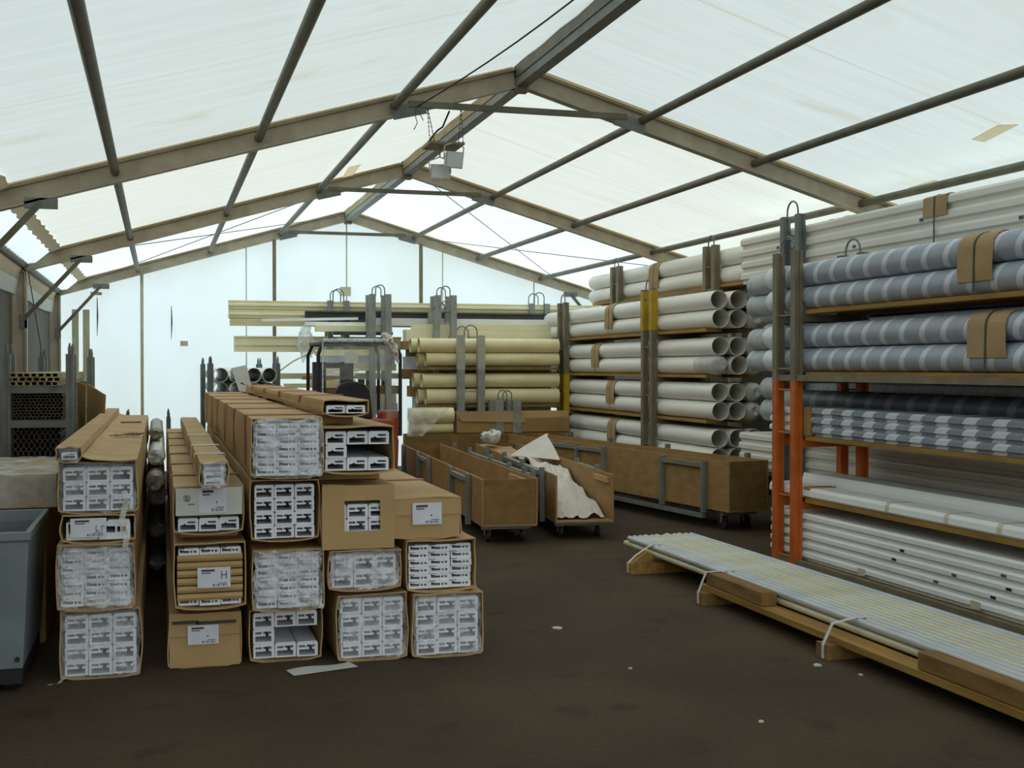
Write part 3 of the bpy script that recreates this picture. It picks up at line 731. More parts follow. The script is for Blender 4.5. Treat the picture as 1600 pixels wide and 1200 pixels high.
def stillage(label, group, loc, W, pairs, H, mat, shelves, sp=.31, hoop=True, sleeves=(), post=.075, rz=0.0, pins=False, rungs=None, hoop_h=.12, railmat=None, front_only=False):
    """stacking steel rack: paired posts joined by rungs and hoops, cross bars under each load level"""
    t = root('stillage', loc, label, 'steel rack', group, rz)
    p = post / 2
    C = [(-p, -p), (p, -p), (p, -p * .25), (p * .8, -p * .2), (p * .8, p * .2), (p, p * .25), (p, p), (-p, p), (-p, p * .25), (-p * .8, p * .2), (-p * .8, -p * .2), (-p, -p * .25)]
    for yc in pairs:
        for x, sd in ((p, 1), (W - p, -1)):
            ys = (yc - sp / 2, yc + sp / 2)
            for y, q in zip(ys, (-1, 1)):
                b = MB()
                poly = [(a * q * -1, c) for (a, c) in C]
                vs = []
                n = len(poly)
                for z in (0.0, H): vs += [(x + c, y + a, z) for (a, c) in poly]
                b.add(vs, [(i, (i + 1) % n, n + (i + 1) % n, n + i) for i in range(n)] + [tuple(range(n))[::-1], tuple(range(n, 2 * n))])
                b.obj('post', mat, t, local=True)
                if pins:
                    b = MB(); b.tube([(x, y, H), (x, y, H + .05), (x, y, H + .09)], [.014, .014, .005], 8); b.obj('locating_pin', mat, t, local=True)
                for (za, zb, sm_) in sleeves:
                    b = MB(); e = p + .003
                    b.box(x - e, x + e, y - e, y + e, za, zb); b.obj('painted_sleeve', sm_, t, local=True)
            for z in (rungs if rungs is not None else [.06, H * .5, H - .12]):
                b = MB(); b.tube([(x - p * .5 * sd, ys[0], z), (x - p * .5 * sd, ys[1], z)], .009, 8); b.obj('rung', mat, t, local=True)
            if hoop is True or (hoop == 'front' and sd == 1):
                b = MB(); rr = sp / 2 - post * .55
                pts = [(x, ys[0] + post * .55, H - .03)] + [(x, yc - rr * math.cos(math.pi * k / 10), H + hoop_h - rr * .9 + rr * math.sin(math.pi * k / 10)) for k in range(11)] + [(x, ys[1] - post * .55, H - .03)]
                b.tube(pts, .009, 8); b.obj('hoop', STEEL, t, local=True)
        for z in shelves:
            for y in (yc - sp / 2, yc + sp / 2):
                b = MB(); b.box(post, W - post, y - .03, y + .03, z - .06, z); b.obj('crossbar', mat, t, local=True)
    for x in (p, W - p):
        if len(pairs) > 1:
            b = MB(); b.box(x - .025, x + .025, pairs[0] - sp / 2 + p, pairs[-1] + sp / 2 - p, .0, .05) if pairs[0] < pairs[-1] else b.box(x - .025, x + .025, pairs[-1] + sp / 2, pairs[0] - sp / 2, 0, .05)
            b.obj('base_rail', railmat or mat, t, local=True)
    return t

def plank(label, group, x0, x1, y0, y1, z0, z1, mat=None):
    b = MB(); n = 12; 
    def warp(y): return .004 * noise.noise(Vector((y * 1.3, x0, z0)))
    vs = []
    for j in range(n + 1):
        y = y0 + (y1 - y0) * j / n; w = abs(warp(y))
        vs += [(x0 + warp(y), y, z0), (x1, y, z0), (x1, y, z1 - w), (x0 + warp(y), y, z1 - w)]
    fs = [(j * 4 + k, j * 4 + (k + 1) % 4, j * 4 + 4 + (k + 1) % 4, j * 4 + 4 + k) for j in range(n) for k in range(4)] + [(0, 1, 2, 3), (n * 4 + 3, n * 4 + 2, n * 4 + 1, n * 4)]
    b.add(vs, fs)
    return tag(b.obj('timber_plank', mat or WOOD), label, 'plank', group)

# left wall stillage with bundles of dark profiles
stillage('dark pinned steel rack of dark profiles against the left wall', None, (-1.22, 0, 0), .54, (10.75, 13.75), 1.76, STEEL, (.84, 1.22, 1.50), sp=.34, hoop=False, pins=True, rungs=[.1, .8], post=.06)
def hollow(w, h, L, oval=False):
    bm = bmesh.new(); n = 12 if oval else 4
    def ring(k, y):
        if oval: return [bm.verts.new((w / 2 * k * math.cos(2 * math.pi * i / n), y, h / 2 + h / 2 * k * math.sin(2 * math.pi * i / n))) for i in range(n)]
        return [bm.verts.new((sx * w / 2 * k, y, h / 2 + sz * h / 2 * k)) for sx, sz in ((-1, -1), (1, -1), (1, 1), (-1, 1))]
    a = ring(1, 0); c = ring(.72, 0); d = ring(.72, .3); e = ring(1, L)
    for i in range(n):
        j = (i + 1) % n
        bm.faces.new((a[i], a[j], c[j], c[i])); bm.faces.new((c[i], c[j], d[j], d[i])); bm.faces.new((a[i], e[i], e[j], a[j]))
    bm.faces.new(d); bm.faces.new(e); bmesh.ops.recalc_face_normals(bm, faces=bm.faces)
    me = bpy.data.meshes.new('box_profile'); bm.to_mesh(me); bm.free(); return me
rn = random.Random(5)
def bundle(me, mat, nx, nz, x0, z0, w, h, yf, lab, name, stag=0.0):
    me.materials.append(mat)
    for r in range(nz):
        for c in range(nx):
            o = bpy.data.objects.new(name, me); COL.objects.link(o)
            o.location = (x0 + w * (c + .5) + (w * stag if r % 2 else 0), yf + rn.uniform(0, .05), z0 + h * r)
            tag(o, lab, 'profile', lab.replace('a ', '').split(' in the ')[1] + ' profiles')
bundle(hollow(.052, .034, 3.4), BEIGEPROF, 7, 3, -1.165, 1.501, .053, .0345, 10.5, 'beige hollow box profile in the top bundle of the left wall rack', 'box_profile', .3)
bundle(hollow(.030, .024, 3.4), DARKPROF, 12, 9, -1.155, 1.221, .0315, .0245, 10.62, 'slim dark hollow profile in the middle bundle of the left wall rack', 'slim_profile', .4)
bundle(hollow(.040, .068, 3.4, True), DARKPROF, 9, 5, -1.155, .841, .0415, .069, 10.6, 'dark oval hollow profile in the bottom bundle of the left wall rack', 'oval_profile')
for (pts, what) in (([(-.66, 11.9, .9), (-.50, 11.7, .9), (-.47, 11.6, 1.40), (-.64, 11.8, 1.50)], 'bent brown card flap leaning beside the left wall rack, further right'),
                    ([(-.70, 11.3, .8), (-.63, 11.2, .8), (-.61, 11.15, 1.50), (-.69, 11.25, 1.52)], 'flat brown card flap leaning on the post of the left wall rack')):
    b = MB(); P4 = [Vector(p) for p in pts]
    b.sheet(lambda u, v: tuple((P4[0].lerp(P4[1], u)).lerp(P4[3].lerp(P4[2], u), v) + Vector((0, .04 * math.sin(u * 3 + v * 2), 0))), 6, 6)
    tag(b.obj('card_flap', KRAFT, solid=.006), what, 'card flap')
# pinned stillage behind the first two stacks
stillage('pinned steel rack standing behind the two leftmost stacks', None, (-.36, 0, 0), .47, (13.85,), 1.10, STEELB, (.3,), sp=.5, hoop=False, pins=True, rungs=[.1, .6], post=.045)

# ------------------------------------------------------------------ right: front rack of striped tubes
def pipe(label, group, x, z, y0, y1, r, mat, cap_far=None, cap_near=None, t=.005, n=22, name='plastic_pipe', cat='pipe', wob=0.0, swap=False):
    b = MB(); b.pipe_y(x, z, y0, y1, r, t, n, wob=wob)
    if swap: b.v = [(p[1], p[0], p[2]) for p in b.v]
    o = tag(b.obj(name, mat, smooth=True), label, cat, group)
    for cap, yy, s in ((cap_far, y1, 1), (cap_near, y0, -1)):
        if not cap: continue
        kind, m = cap
        b = MB(); e = .004
        if kind == 'dome':
            prof = [(yy - s * .26, r + .002), (yy - s * .25, r + e), (yy - s * .02, r + e), (yy + s * .02, r * .93), (yy + s * .045, r * .75), (yy + s * .06, r * .4), (yy + s * .065, .002)]
        elif kind == 'knot':
            prof = [(yy - s * .5, r + .002), (yy - s * .49, r + e), (yy - s * .05, r + e), (yy + s * .01, r * .97), (yy + s * .05, r * .8), (yy + s * .07, r * .5), (yy + s * .06, .002)]
        else:
            prof = [(yy - s * .45, r + .002), (yy - s * .44, r + e), (yy + s * .0, r + e), (yy + s * .03, r * .85), (yy + s * .05, r * .55), (yy + s * .045, .002)]
        b.lathe_y(x, z, prof, n)
        if kind != 'dome':
            b.v = [(p[0] + .006 * noise.noise(Vector((p[0] * 30, p[1] * 30, p[2] * 30))), p[1] + .014 * noise.noise(Vector((p[0] * 25, p[2] * 25, p[1] * 9))), p[2] + .006 * noise.noise(Vector((p[2] * 30, p[0] * 30, p[1] * 30)))) for p in b.v]
        if swap: b.v = [(p[1], p[0], p[2]) for p in b.v]
        c = b.obj('end_wrap', m, o, smooth=True); c['label'] = 'film wrapped over the pipe end'
    return o

def pad(label, x, zs, r, y, w, thick=.006, strap=None, mat=None, drop=None, z_low=None):
    """card pad bent over the front of a pair of pipes, with its strap"""
    t = root('card_pad', (x - r, y, zs[-1]), label, 'card pad', 'card pads on the pipes')
    rr = r + .005; zt, zl = zs
    pts = arc(x, zt, rr, 82, 180, 8) + ([(x - rr - .004, zl + (zt - zl) * .4)] if zl != zt else []) + arc(x, zl, rr + .001, 180, 180 + (drop or 12), 3)
    b = MB(); b.strip_y(pts, y - w / 2, y + w / 2, -thick, ragged=.006); b.obj('card', mat or PADCARD, t)
    pts2 = arc(x, zt, rr + thick + .002, 82, 180, 8) + [(x - rr - thick - .006, zl), (x - rr - thick - .006, (z_low if z_low is not None else zl - r * .9))]
    b = MB(); b.strip_y(pts2, y - .008, y + .008, -.003); b.obj('strap', strap or GREEN, t)
    return t

RX = 5.06
stillage('orange steel rack upright carrying the lower levels nearest the viewer', None, (RX, 0, 0), .70, (4.3, 9.235), 1.535, ORANGE, (.528, 1.045), hoop=False, rungs=[.06, .57, 1.10, 1.46], railmat=BROWNPOST)
stillage('grey steel rack stacked on the orange one, carrying striped tubes', None, (RX, 0, 1.537), .70, (4.3, 9.235), 1.085, BROWNPOST, (.04, .555), rungs=[.1, .55], railmat=BROWNPOST)
SH = [('lowest level', .0), ('second level', .53), ('third level', 1.047), ('fourth level', 1.579), ('fifth level', 2.094)]
for nm, z in SH:
    h = .04 if z == 0 else .035
    plank('long front plank of the %s in the orange and grey rack' % nm, 'planks of the front rack', RX + .078, RX + .25, 3.6, 9.0, z, z + h)
    plank('long rear plank of the %s in the orange and grey rack' % nm, 'planks of the front rack', RX + .44, RX + .62, 3.6, 9.0, z, z + h)
r = .0985
for lv, zb, nm in ((1.615, 0, 'lower striped level'), (2.130, 0, 'upper striped level')):
    for row in range(2):
        for cidx, off in ((0, 0.0), (1, .235), (2, .43)):
            x = RX + .078 + r + off; z = lv + r + row * (2 * r + .003)
            rowname = ('bottom', 'top')[row]
            yend = (9.72, 10.5, 10.2)[cidx] + rn.uniform(-.04, .04)
            colname = ('front', 'middle', 'back')[cidx]
            pipe('blue-grey striped wrapped tube, %s row of the %s, %s file' % (rowname, nm, colname), 'striped tubes in the front rack', x, z, 3.6, yend, r - (.001 if cidx else 0), BAND,
                 cap_far=('dome', ENDCAP) if cidx == 0 else ('wrap', GREYWRAP))
pad('brown card pad over the upper striped tubes', RX + .078 + r, (2.130 + 3 * r + .003, 2.130 + r), r, 6.82, .36, drop=8, z_low=2.14)
pad('brown card pad over the lower striped tubes', RX + .078 + r, (1.615 + 3 * r + .003, 1.615 + r), r, 6.70, .38, drop=-4, z_low=1.62)

def rib_poly(x0, x1, z0, h):
    return [(x0 + .030, z0), (x0 + .030, z0 + .30 * h), (x0, z0 + .42 * h), (x0, z0 + .80 * h), (x0 + .018, z0 + .995 * h), (x1 - .018, z0 + .995 * h), (x1, z0 + .80 * h), (x1, z0 + .42 * h), (x1 - .03, z0 + .30 * h), (x1 - .03, z0)]
ORD = ['lowest', 'second from bottom', 'third from bottom', 'fourth from bottom', 'fifth from bottom']
def panels(where, group, n, x0, x1, y0, y1, z0, h, mat, name='ribbed_panel', slots=(), hm=None):
    for i in range(n):
        last = i == n - 1
        b = MB(); j = rn.uniform(-.03, .03)
        b.prism_y(rib_poly(x0 + rn.uniform(-.003, .003), x1, z0 + h * i, h), y0, y1 + j, seg=1)
        o = tag(b.obj(name, mat), '%s, %s of its pack' % (where, 'topmost' if last else ORD[i]), 'ribbed panel', group)
        for (ii, ya, kind) in slots:
            if ii != i: continue
            b = MB()
            if kind == 'tape':
                b.box(x0 - .006, x0 - .0035, ya, ya + .10, z0 + h * i + .25 * h, z0 + h * i + h * .9); q = b.obj('tape_strip', PATCH, o); q['label'] = 'beige tape strip'
            else:
                b.box(x0 - .0055, x0 - .003, ya, ya + .05, z0 + h * i + .5 * h, z0 + h * i + h * .72); q = b.obj('slot', BLACK if kind == 'slot' else WIRE, o)
panels('white ribbed panel at the foot of the orange rack', 'white ribbed panels on the lowest level', 5, RX + .078, RX + .56, 3.6, 9.58, .045, .0785, RIB,
       slots=[(0, 8.1, 'tape'), (0, 6.75, 'tape'), (1, 7.2, 'hole'), (2, 7.7, 'slot'), (2, 7.0, 'hole'), (3, 7.6, 'slot'), (3, 6.5, 'hole'), (1, 6.6, 'slot'), (2, 6.45, 'slot')])
# gutter level: long white gutters
def gutter(label, x0, x1, z0, h, y0, y1, mat):
    b = MB(); t_ = .004
    b.prism_y([(x0 + .015, z0), (x1, z0), (x1, z0 + h), (x1 - .02, z0 + h), (x1 - .02, z0 + t_), (x0 + .02, z0 + t_), (x0 + .02, z0 + h - .02), (x0 + .04, z0 + h - .02), (x0 + .04, z0 + h), (x0, z0 + h), (x0, z0 + .02)], y0, y1)
    return tag(b.obj('gutter', mat), label, 'gutter', 'white gutters in the orange rack')
def trough(label, x0, x1, z0, h, y0, y1, mat, ties=()):
    """flat white cladding board with a rolled front nose and raised back"""
    t = root('cladding_board', ((x0 + x1) / 2, (y0 + y1) / 2, z0), label, 'board', 'white boards on the second level')
    b = MB(); b.prism_y([(x0 + .02, z0), (x0, z0 + .018), (x0 + .004, z0 + h * .7), (x0 + .02, z0 + h), (x1 - .01, z0 + h), (x1, z0 + h * .8), (x1, z0)], y0, y1); b.obj('board', mat, t)
    for ya in ties:
        b = MB(); b.strip_y([(x1 - .03, z0 + h + .001), (x0 + .02, z0 + h + .001), (x0 + .003, z0 + h * .7), (x0 - .001, z0 + .02)], ya, ya + .05, .003); b.obj('tape_strip', PATCH, t)
    return t
trough('white board with rolled front edge, lower front board on the second level', RX + .078, RX + .32, .567, .085, 3.6, 9.62, RIB, ties=(7.8, 7.1, 6.55))
trough('white board stepped up behind the rolled-edge board on the second level', RX + .33, RX + .60, .567, .165, 3.6, 9.5, RIB)
# third level: striped ribbed panels with card wrap
panels('blue-grey striped ribbed panel in the orange rack', 'striped ribbed panels on the third level', 3, RX + .078, RX + .40, 3.6, 8.92, 1.084, .078, BANDR)
for (lab, ya, z0, z1, w) in (('brown card wrap round the end of the striped ribbed panels', 8.94, 1.084, 1.322, .14), ('brown card wrap round the end of the white boards', 8.94, .567, .66, .10)):
    b = MB(); b.box(RX + .085, RX + .42, ya, ya + w, z0, z1); tag(b.obj('card_wrap', KRAFT2, bevel=.008), lab, 'card wrap')
panels('white ribbed panel poking out past the orange posts', 'white panel ends on the third level', 3, RX + .085, RX + .30, 9.10, 9.62, 1.084, .075, RIB)
for cidx, xo in enumerate((.48, )):
    for row in range(2):
        pipe('dark striped tube lying behind the striped ribbed panels, %s of two' % ('lower', 'upper')[row], 'dark striped tubes on the third level', RX + .078 + xo, 1.084 + .09 + row * .183, 3.6, 10.3, .09, BANDD, cap_far=('wrap', GREYWRAP))
# rear row behind the front rack
BX = 5.98
stillage('blue-grey tall steel rack rising behind the striped tubes to the roof', None, (BX - .08, 0, 0), .62, (4.6, 10.66), 3.13, STEELB, (.50, 1.06, 1.62, 2.50), sp=.29, rungs=[.1, 1.5, 2.9], hoop_h=.13, hoop='front')
for nm, z in (('lowest level', .0), ('second level', .50), ('third level', 1.06), ('fourth level', 1.62), ('top level', 2.50)):
    plank('long front plank of the %s in the tall rear rack' % nm, 'planks of the rear rack', BX, BX + .2, 3.6, 11.0, z, z + .035)
    plank('long rear plank of the %s in the tall rear rack' % nm, 'planks of the rear rack', BX + .33, BX + .50, 3.6, 11.0, z, z + .035)
panels('ivory ribbed panel under the roof beside the striped tubes', 'ivory ribbed panels under the roof', 4, BX, BX + .455, 3.6, 11.85, 2.536, .122, RIBTOP,
       slots=[(1, 9.6, 'hole'), (2, 8.6, 'hole'), (1, 7.4, 'hole'), (2, 7.0, 'slot'), (2, 11.0, 'hole'), (0, 10.0, 'hole'), (3, 6.6, 'hole')])
panels('ivory ribbed panel low behind the orange posts', 'ivory ribbed panels low in the rear rack', 4, BX, BX + .45, 3.6, 11.9, .536, .105, RIBTOP)
panels('grey ribbed panel on the floor behind the orange rack', 'grey ribbed panels on the floor level', 4, BX, BX + .45, 3.6, 10.3, .036, .105, RIBGREY)
for lv, nm in ((1.096, 'third level'), (1.656, 'fourth level')):
    for row in range(2 if lv < 1.5 else 3):
        for ci in range(2):
            pipe('grey-wrapped tube on the %s of the tall rear rack, %s row, %s file' % (nm, ('bottom', 'second', 'third')[row], ('front', 'back')[ci]), 'grey-wrapped tubes in the rear rack',
                 BX + .112 + ci * .235, lv + .112 + row * .226, 3.6, 11.35 - ci * .2 + rn.uniform(-.1, .1), .11, GREYWRAP, cap_far=('wrap', GREYWRAP), n=18)
t = root('card_pad', (BX, 8.43, 2.9), 'brown card pad over the ivory panels under the roof', 'card pad', 'card pads on the pipes')
b = MB(); b.strip_y([(BX + .12, 3.030), (BX + .03, 3.030), (BX - .006, 3.015), (BX - .010, 2.93), (BX - .010, 2.86)], 8.28, 8.59, -.005, ragged=.01); b.obj('card', PADCARD, t)
b = MB(); b.strip_y([(BX + .12, 3.037), (BX + .03, 3.037), (BX - .012, 3.017), (BX - .016, 2.93), (BX - .016, 2.60)], 8.43, 8.445, -.003); b.obj('strap', GREEN, t)

# ------------------------------------------------------------------ pipe rack beyond
PX = 5.88
HP = [(0.0, .60), (1.0, 1.045)]
stillage('dark steel rack of white pipes with yellow painted lower sections, left bay posts', None, (PX - .08, 0, 0), .80, (14.05, 17.40), 2.62, BROWNPOST, (.50, 1.02, 1.53, 2.05), sp=.27, rungs=[.7, 1.3, 1.9, 2.5], hoop_h=.11,
         sleeves=())
t = bpy.data.objects['stillage'] if False else [o for o in bpy.data.objects if o.get('label', '').startswith('dark steel rack of white pipes')][0]
t['label'] = 'tall steel rack of white pipes with yellow painted post sections'
for (yc, za, zb) in ((14.05, 2.11, 2.60), (17.40, .97, 1.55)):
    for y in (yc - .135, yc + .135):
        b = MB(); x = 0.0; b.box(x - .004, x + .080, y - .042, y + .042, za, zb); q = b.obj('painted_sleeve', YELLOW, t, local=True); q['label'] = 'yellow painted post section'
LV = [(.535, 'lowest level'), (1.058, 'second level'), (1.570, 'third level'), (2.090, 'top level')]
for z, nm in LV:
    plank('long front plank of the %s in the white pipe rack' % nm, 'planks of the pipe rack', PX, PX + .2, 12.5, 18.4, z - .037, z - .002)
    plank('long rear plank of the %s in the white pipe rack' % nm, 'planks of the pipe rack', PX + .42, PX + .62, 12.5, 18.4, z - .037, z - .002)
pr = .104
for li, (z0, nm) in enumerate(LV):
    if li == 0: z0 = .54
    for row in range(2):
        for ci in range(3):
            x = PX + pr + ci * (2 * pr + .004); z = z0 + pr + row * (2 * pr + .004)
            near = 12.32 + (0.03, .0, .05)[ci] + rn.uniform(-.03, .03)
            cn = None
            if ci == 2 and li in (1, 2, 3): cn = ('knot', ENDFILM)
            if li == 2 and row == 0 and ci == 0: cn = ('wrap', ENDFILM)
            m = PIPE
            pipe('white plastic pipe in the tall pipe rack, %s row of the %s, %s file' % (('bottom', 'top')[row], nm, ('front', 'middle', 'back')[ci]), 'white pipes in the tall pipe rack',
                 x, z, near, 18.52 + rn.uniform(-.06, .06), pr, m, cap_far=('knot', PIPE), cap_near=cn)
    pad('brown card pad on the white pipes of the %s' % nm, PX + pr, (z0 + 3 * pr + .004, z0 + pr), pr, (15.45, 15.5, 16.1, 15.55)[li], .30, mat=PADCARD, strap=KRAFT2, drop=10 if li != 1 else 2, z_low=z0 + .01)
# rear white pipes
QX = 6.20
stillage('brown steel rack stacked on top of the white pipe rack, its hoops near the roof', None, (QX - .08, 0, 2.512), .50, (12.95, 16.0), .55, BROWNPOST, (.06,), sp=.23, rungs=[.3], hoop_h=.11, post=.078, hoop='front')
for nm, x in (('front', QX), ('rear', QX + .2)):
    plank('%s plank under the highest white pipes' % nm, 'planks of the highest pipes', x, x + .13, 12.1, 17.1, 2.573, 2.606)
for row, ci in ((0, 0), (1, 0), (0, 1)):
    pipe('white pipe highest of all under the right roof, %s' % ('bottom row, front file', 'top row', 'bottom row, back file')[row + 2 * ci], 'highest white pipes under the right roof',
         QX + .104 + ci * .209, 2.608 + .102 + row * .206, 11.95, 17.28 - ci * .1, .102, PIPE, cap_far=('knot', PIPE))
pad('brown card pad on the highest white pipes', QX + .104, (2.608 + .102 + .206, 2.608 + .102), .102, 14.75, .32, drop=20, strap=KRAFT2, z_low=2.63)

# ------------------------------------------------------------------ steel tubes on the floor
tr_ = .0238; nT = 12
b = None
for k in range(nT):
    for row in range(2):
        x = 3.80 + tr_ + k * (2 * tr_ + .0062); z = .125 + tr_ + row * (2 * tr_ + .001)
        m = GALVY if (k in (3, 5, 6, 8, 9) or row == 0 and k < 3) else GALV
        b = MB(); b.pipe_y(x, z, 3.2, 9.68 + rn.uniform(-.05, .05) - row * .02, tr_, .003, 12)
        nm = ('first', 'second', 'third', 'fourth', 'fifth', 'sixth', 'seventh', 'eighth', 'ninth', 'tenth', 'eleventh', 'twelfth')[k]
        tag(b.obj('steel_tube', m, smooth=True), '%s steel tube in the %s layer of the floor pile, %s from the aisle side' % ('yellowish' if m is GALVY else 'silvery', ('lower', 'upper')[row], nm), 'steel tube', 'steel tubes on the floor')
for (y, what) in ((9.08, 'farthest'), (7.75, 'second farthest'), (6.12, 'second nearest'), (4.2, 'nearest')):
    b = MB(); b.box(3.60, 4.50, y - .06, y + .06, 0.0, .085); tag(b.obj('timber_bearer', WOODD if y < 9 else WOOD), 'timber bearer under the steel tubes, %s the viewer' % {'farthest': 'farthest from', 'second farthest': 'second farthest from', 'second nearest': 'second nearest', 'nearest': 'nearest'}[what], 'bearer', 'bearers under the steel tubes')
plank('long yellowish plank under the aisle side of the steel tubes', None, 3.66, 3.80, 3.3, 7.86, .086, .124)
plank('long yellowish plank under the rack side of the steel tubes', None, 4.2, 4.36, 3.3, 9.0, .086, .124)
for (y0_, y1_, lab) in ((6.98, 7.80, 'dark timber block on the plank against the tubes, farther of two'), (4.2, 5.32, 'dark timber block on the plank against the tubes, nearer of two')):
    b = MB(); b.box(3.675, 3.785, y0_, y1_, .125, .215); tag(b.obj('timber_block', WOODD, bevel=.006), lab, 'block')
b = MB(); b.prism_y([(3.61, .087), (3.79, .087), (3.79, .15), (3.74, .175), (3.66, .12)], 9.03, 9.13); tag(b.obj('timber_wedge', WOOD), 'timber wedge on the farthest bearer beside the tubes', 'wedge')
b = MB(); b.box(4.42, 4.56, 8.78, 8.9, .0, .16); tag(b.obj('timber_block', WOOD), 'small orange-brown timber block at the far side of the tubes', 'block')
for (y, what) in ((9.08, 'farthest'), (7.76, 'middle'), (6.10, 'nearest')):
    b = MB(); x0_, xx = 3.590, 3.665
    zt = .222 if y == 7.76 else .20
    b.strip_y([(3.9, .226), (3.80, .226), (3.655, zt if y != 9.08 else .14), (3.594, .08), (3.594, .004)], y - .012, y + .012, .004); tag(b.obj('binding_strap', TIE), 'white binding strap round the steel tubes, %s the viewer' % {'farthest': 'farthest from', 'middle': 'second from', 'nearest': 'nearest'}[what], 'strap', 'straps round the steel tubes')

# ------------------------------------------------------------------ plywood carts
def cart(label, loc, rz, W, L, zb, zt, posts_l, posts_r, rails_l, rails_r, battens, open_near=False, low_frame=False, rail_drop=.06, wood=PLY):
    t = root('plywood_cart', loc, label, 'cart', 'plywood carts', rz)
    def O(name, m, par=None, **k): return lambda b: b.obj(name, m, par or t, local=True, **k)
    th = .018
    b = MB(); b.box(0, W, 0, L, zb, zb + th); b.obj('bottom_board', wood, t, local=True)
    for x in (0, W - th):
        n = 10; b = MB(); vs = []
        for j in range(n + 1):
            y = (L - .0) * j / n; w = .006 * noise.noise(Vector((y, x, 3)))
            vs += [(x + w, y, zb + th + .0005), (x + th + w, y, zb + th + .0005), (x + th + w, y, zt + w), (x + w, y, zt + w)]
        b.add(vs, [(j * 4 + k, j * 4 + (k + 1) % 4, j * 4 + 4 + (k + 1) % 4, j * 4 + 4 + k) for j in range(n) for k in range(4)] + [(0, 1, 2, 3), (n * 4 + 3, n * 4 + 2, n * 4 + 1, n * 4)])
        b.obj('side_panel', wood, t, local=True)
    for y, nm in ((-.002, 0), (L - th + .002, 1)):
        if nm == 0 and open_near: continue
        b = MB(); b.box(th + .002, W - th - .002, y, y + th, zb + th + .0005, zt - .002); b.obj('end_panel', PLYD, t, local=True)
    for (side, posts, rails) in ((0, posts_l, rails_l), (1, posts_r, rails_r)):
        x0_ = -.05 if side == 0 else W + .003; x1_ = x0_ + .047
        for (y, top) in posts:
            b = MB(); b.box(x0_, x1_, y - .025, y + .025, .105 if low_frame else zb - .04, top); b.obj('post', STEELCART, t, local=True)
        for (ya, yb_, z) in rails:
            b = MB(); b.box(x0_ + .004, x1_ - .004, ya, yb_, z - .022, z + .022); b.obj('rail', STEELCART, t, local=True)
    for (side, ya, yb_) in battens:
        x = .019 if side == 0 else W - .019 - .03
        b = MB(); b.box(x, x + .03, ya, yb_, zt - .085, zt - .035) if side in (0, 1) else None
        b.obj('batten', BATTEN, t, local=True)
    b = MB(); b.box(.03, W - .03, .15, .21, zb - .045, zb - .001); b.box(.03, W - .03, L - .3, L - .24, zb - .045, zb - .001); b.box(.08, .12, .211, L - .301, zb - .045, zb - .001); b.box(W - .12, W - .08, .211, L - .301, zb - .045, zb - .001)
    b.obj('under_frame', STEEL, t, local=True)
    for (x, y) in ((.10, .25), (W - .10, .25), (.10, L - .35), (W - .10, L - .35)):
        rw = (zb - .05) / 2 - .002
        b = MB(); b.box(x - .028, x + .028, y - .03, y + .03, zb - .06, zb - .046); b.box(x - .028, x - .022, y - .018, y + .018, rw, zb - .06); b.box(x + .022, x + .028, y - .018, y + .018, rw, zb - .06)
        f = b.obj('castor', STEEL, t, local=True)
        b = MB(); b.tube([(x - .016, y, rw), (x + .016, y, rw)], rw, 14); b.obj('wheel', BLACK, f, local=True)
    return t
cart('left plywood cart with closed near end beside the carton stacks', (2.86, 10.88, 0), R(-3.0), .53, 5.35, .17, .61,
     [(.55, .62), (1.45, .62), (2.9, .62), (3.7, .62), (5.0, .62)], [(.28, .67), (.62, .67), (1.3, .66), (2.2, .68), (3.4, .68), (4.4, .68)], [(.55, 1.45, .56), (2.9, 3.7, .56)], [(.30, 1.3, .60), (1.3, 3.4, .61)],
     [(0, 1.0, 1.5), (0, 2.0, 2.9), (1, .1, 1.0), (0, 3.4, 3.8)])
cart('middle plywood cart with open near end and crumpled white paper', (3.61, 10.98, 0), R(-5.6), .57, 5.0, .165, .62,
     [(.5, .66), (1.5, .67), (2.6, .67), (3.8, .67)], [(.72, .66), (1.6, .66), (3.2, .66)], [(.5, 2.6, .60)], [(.7, 1.6, .60)], [(1, .10, .62)], open_near=True)
cart('right plywood cart in a grey steel frame before the white pipe rack', (5.44, 11.02, 0), R(7.6), .47, 5.5, .20, .71,
     [(.42, .69), (1.25, .69), (2.6, .71), (3.3, .70), (4.3, .70)], [(.4, .76), (2.0, .76), (3.4, .76), (4.6, .76)], [(.42, 1.25, .645), (2.6, 3.3, .655), (3.3, 4.3, .655), (.42, 2.6, .125)], [(.4, 3.4, .66)], [])
# things in the middle cart
ca, sa = math.cos(R(-5.6)), math.sin(R(-5.6))
def inM(x, y, z): return (3.61 + x * ca - y * sa, 10.98 + x * sa + y * ca, z)
b = MB(); b.sheet(lambda u, v: inM(.03 + .42 * u, 2.0 + 2.8 * v, .50 + .10 * v + .02 * math.sin(u * 5 + v * 7)), 8, 20)
tag(b.obj('tan_sheet', PINKSHEET, solid=.006), 'flat tan sheet lying in the far half of the middle cart', 'sheet')
def crump(u, v):
    x = .05 + .46 * u; y = .12 + 3.0 * v
    z = .19 + .02 + .44 * min(1, v * 2.1) ** 1.2 * (1 - .35 * u) * (1.0 if v < .7 else 1.0 - (v - .7) * .8)
    n = noise.noise(Vector((u * 4.5, v * 7, 2))) ; n2 = noise.noise(Vector((u * 11, v * 16, 5)))
    return inM(min(.53, max(.03, x + .04 * n)), y + .12 * n, max(.20, z + .07 * n + .025 * n2))
b = MB(); b.sheet(crump, 26, 46); tag(b.obj('crumpled_paper', M('white_tissue', 'd8cfc6', 'cfc5ba', 5, rough=.8), solid=.002), 'crumpled white packing paper heaped in the middle cart', 'paper')
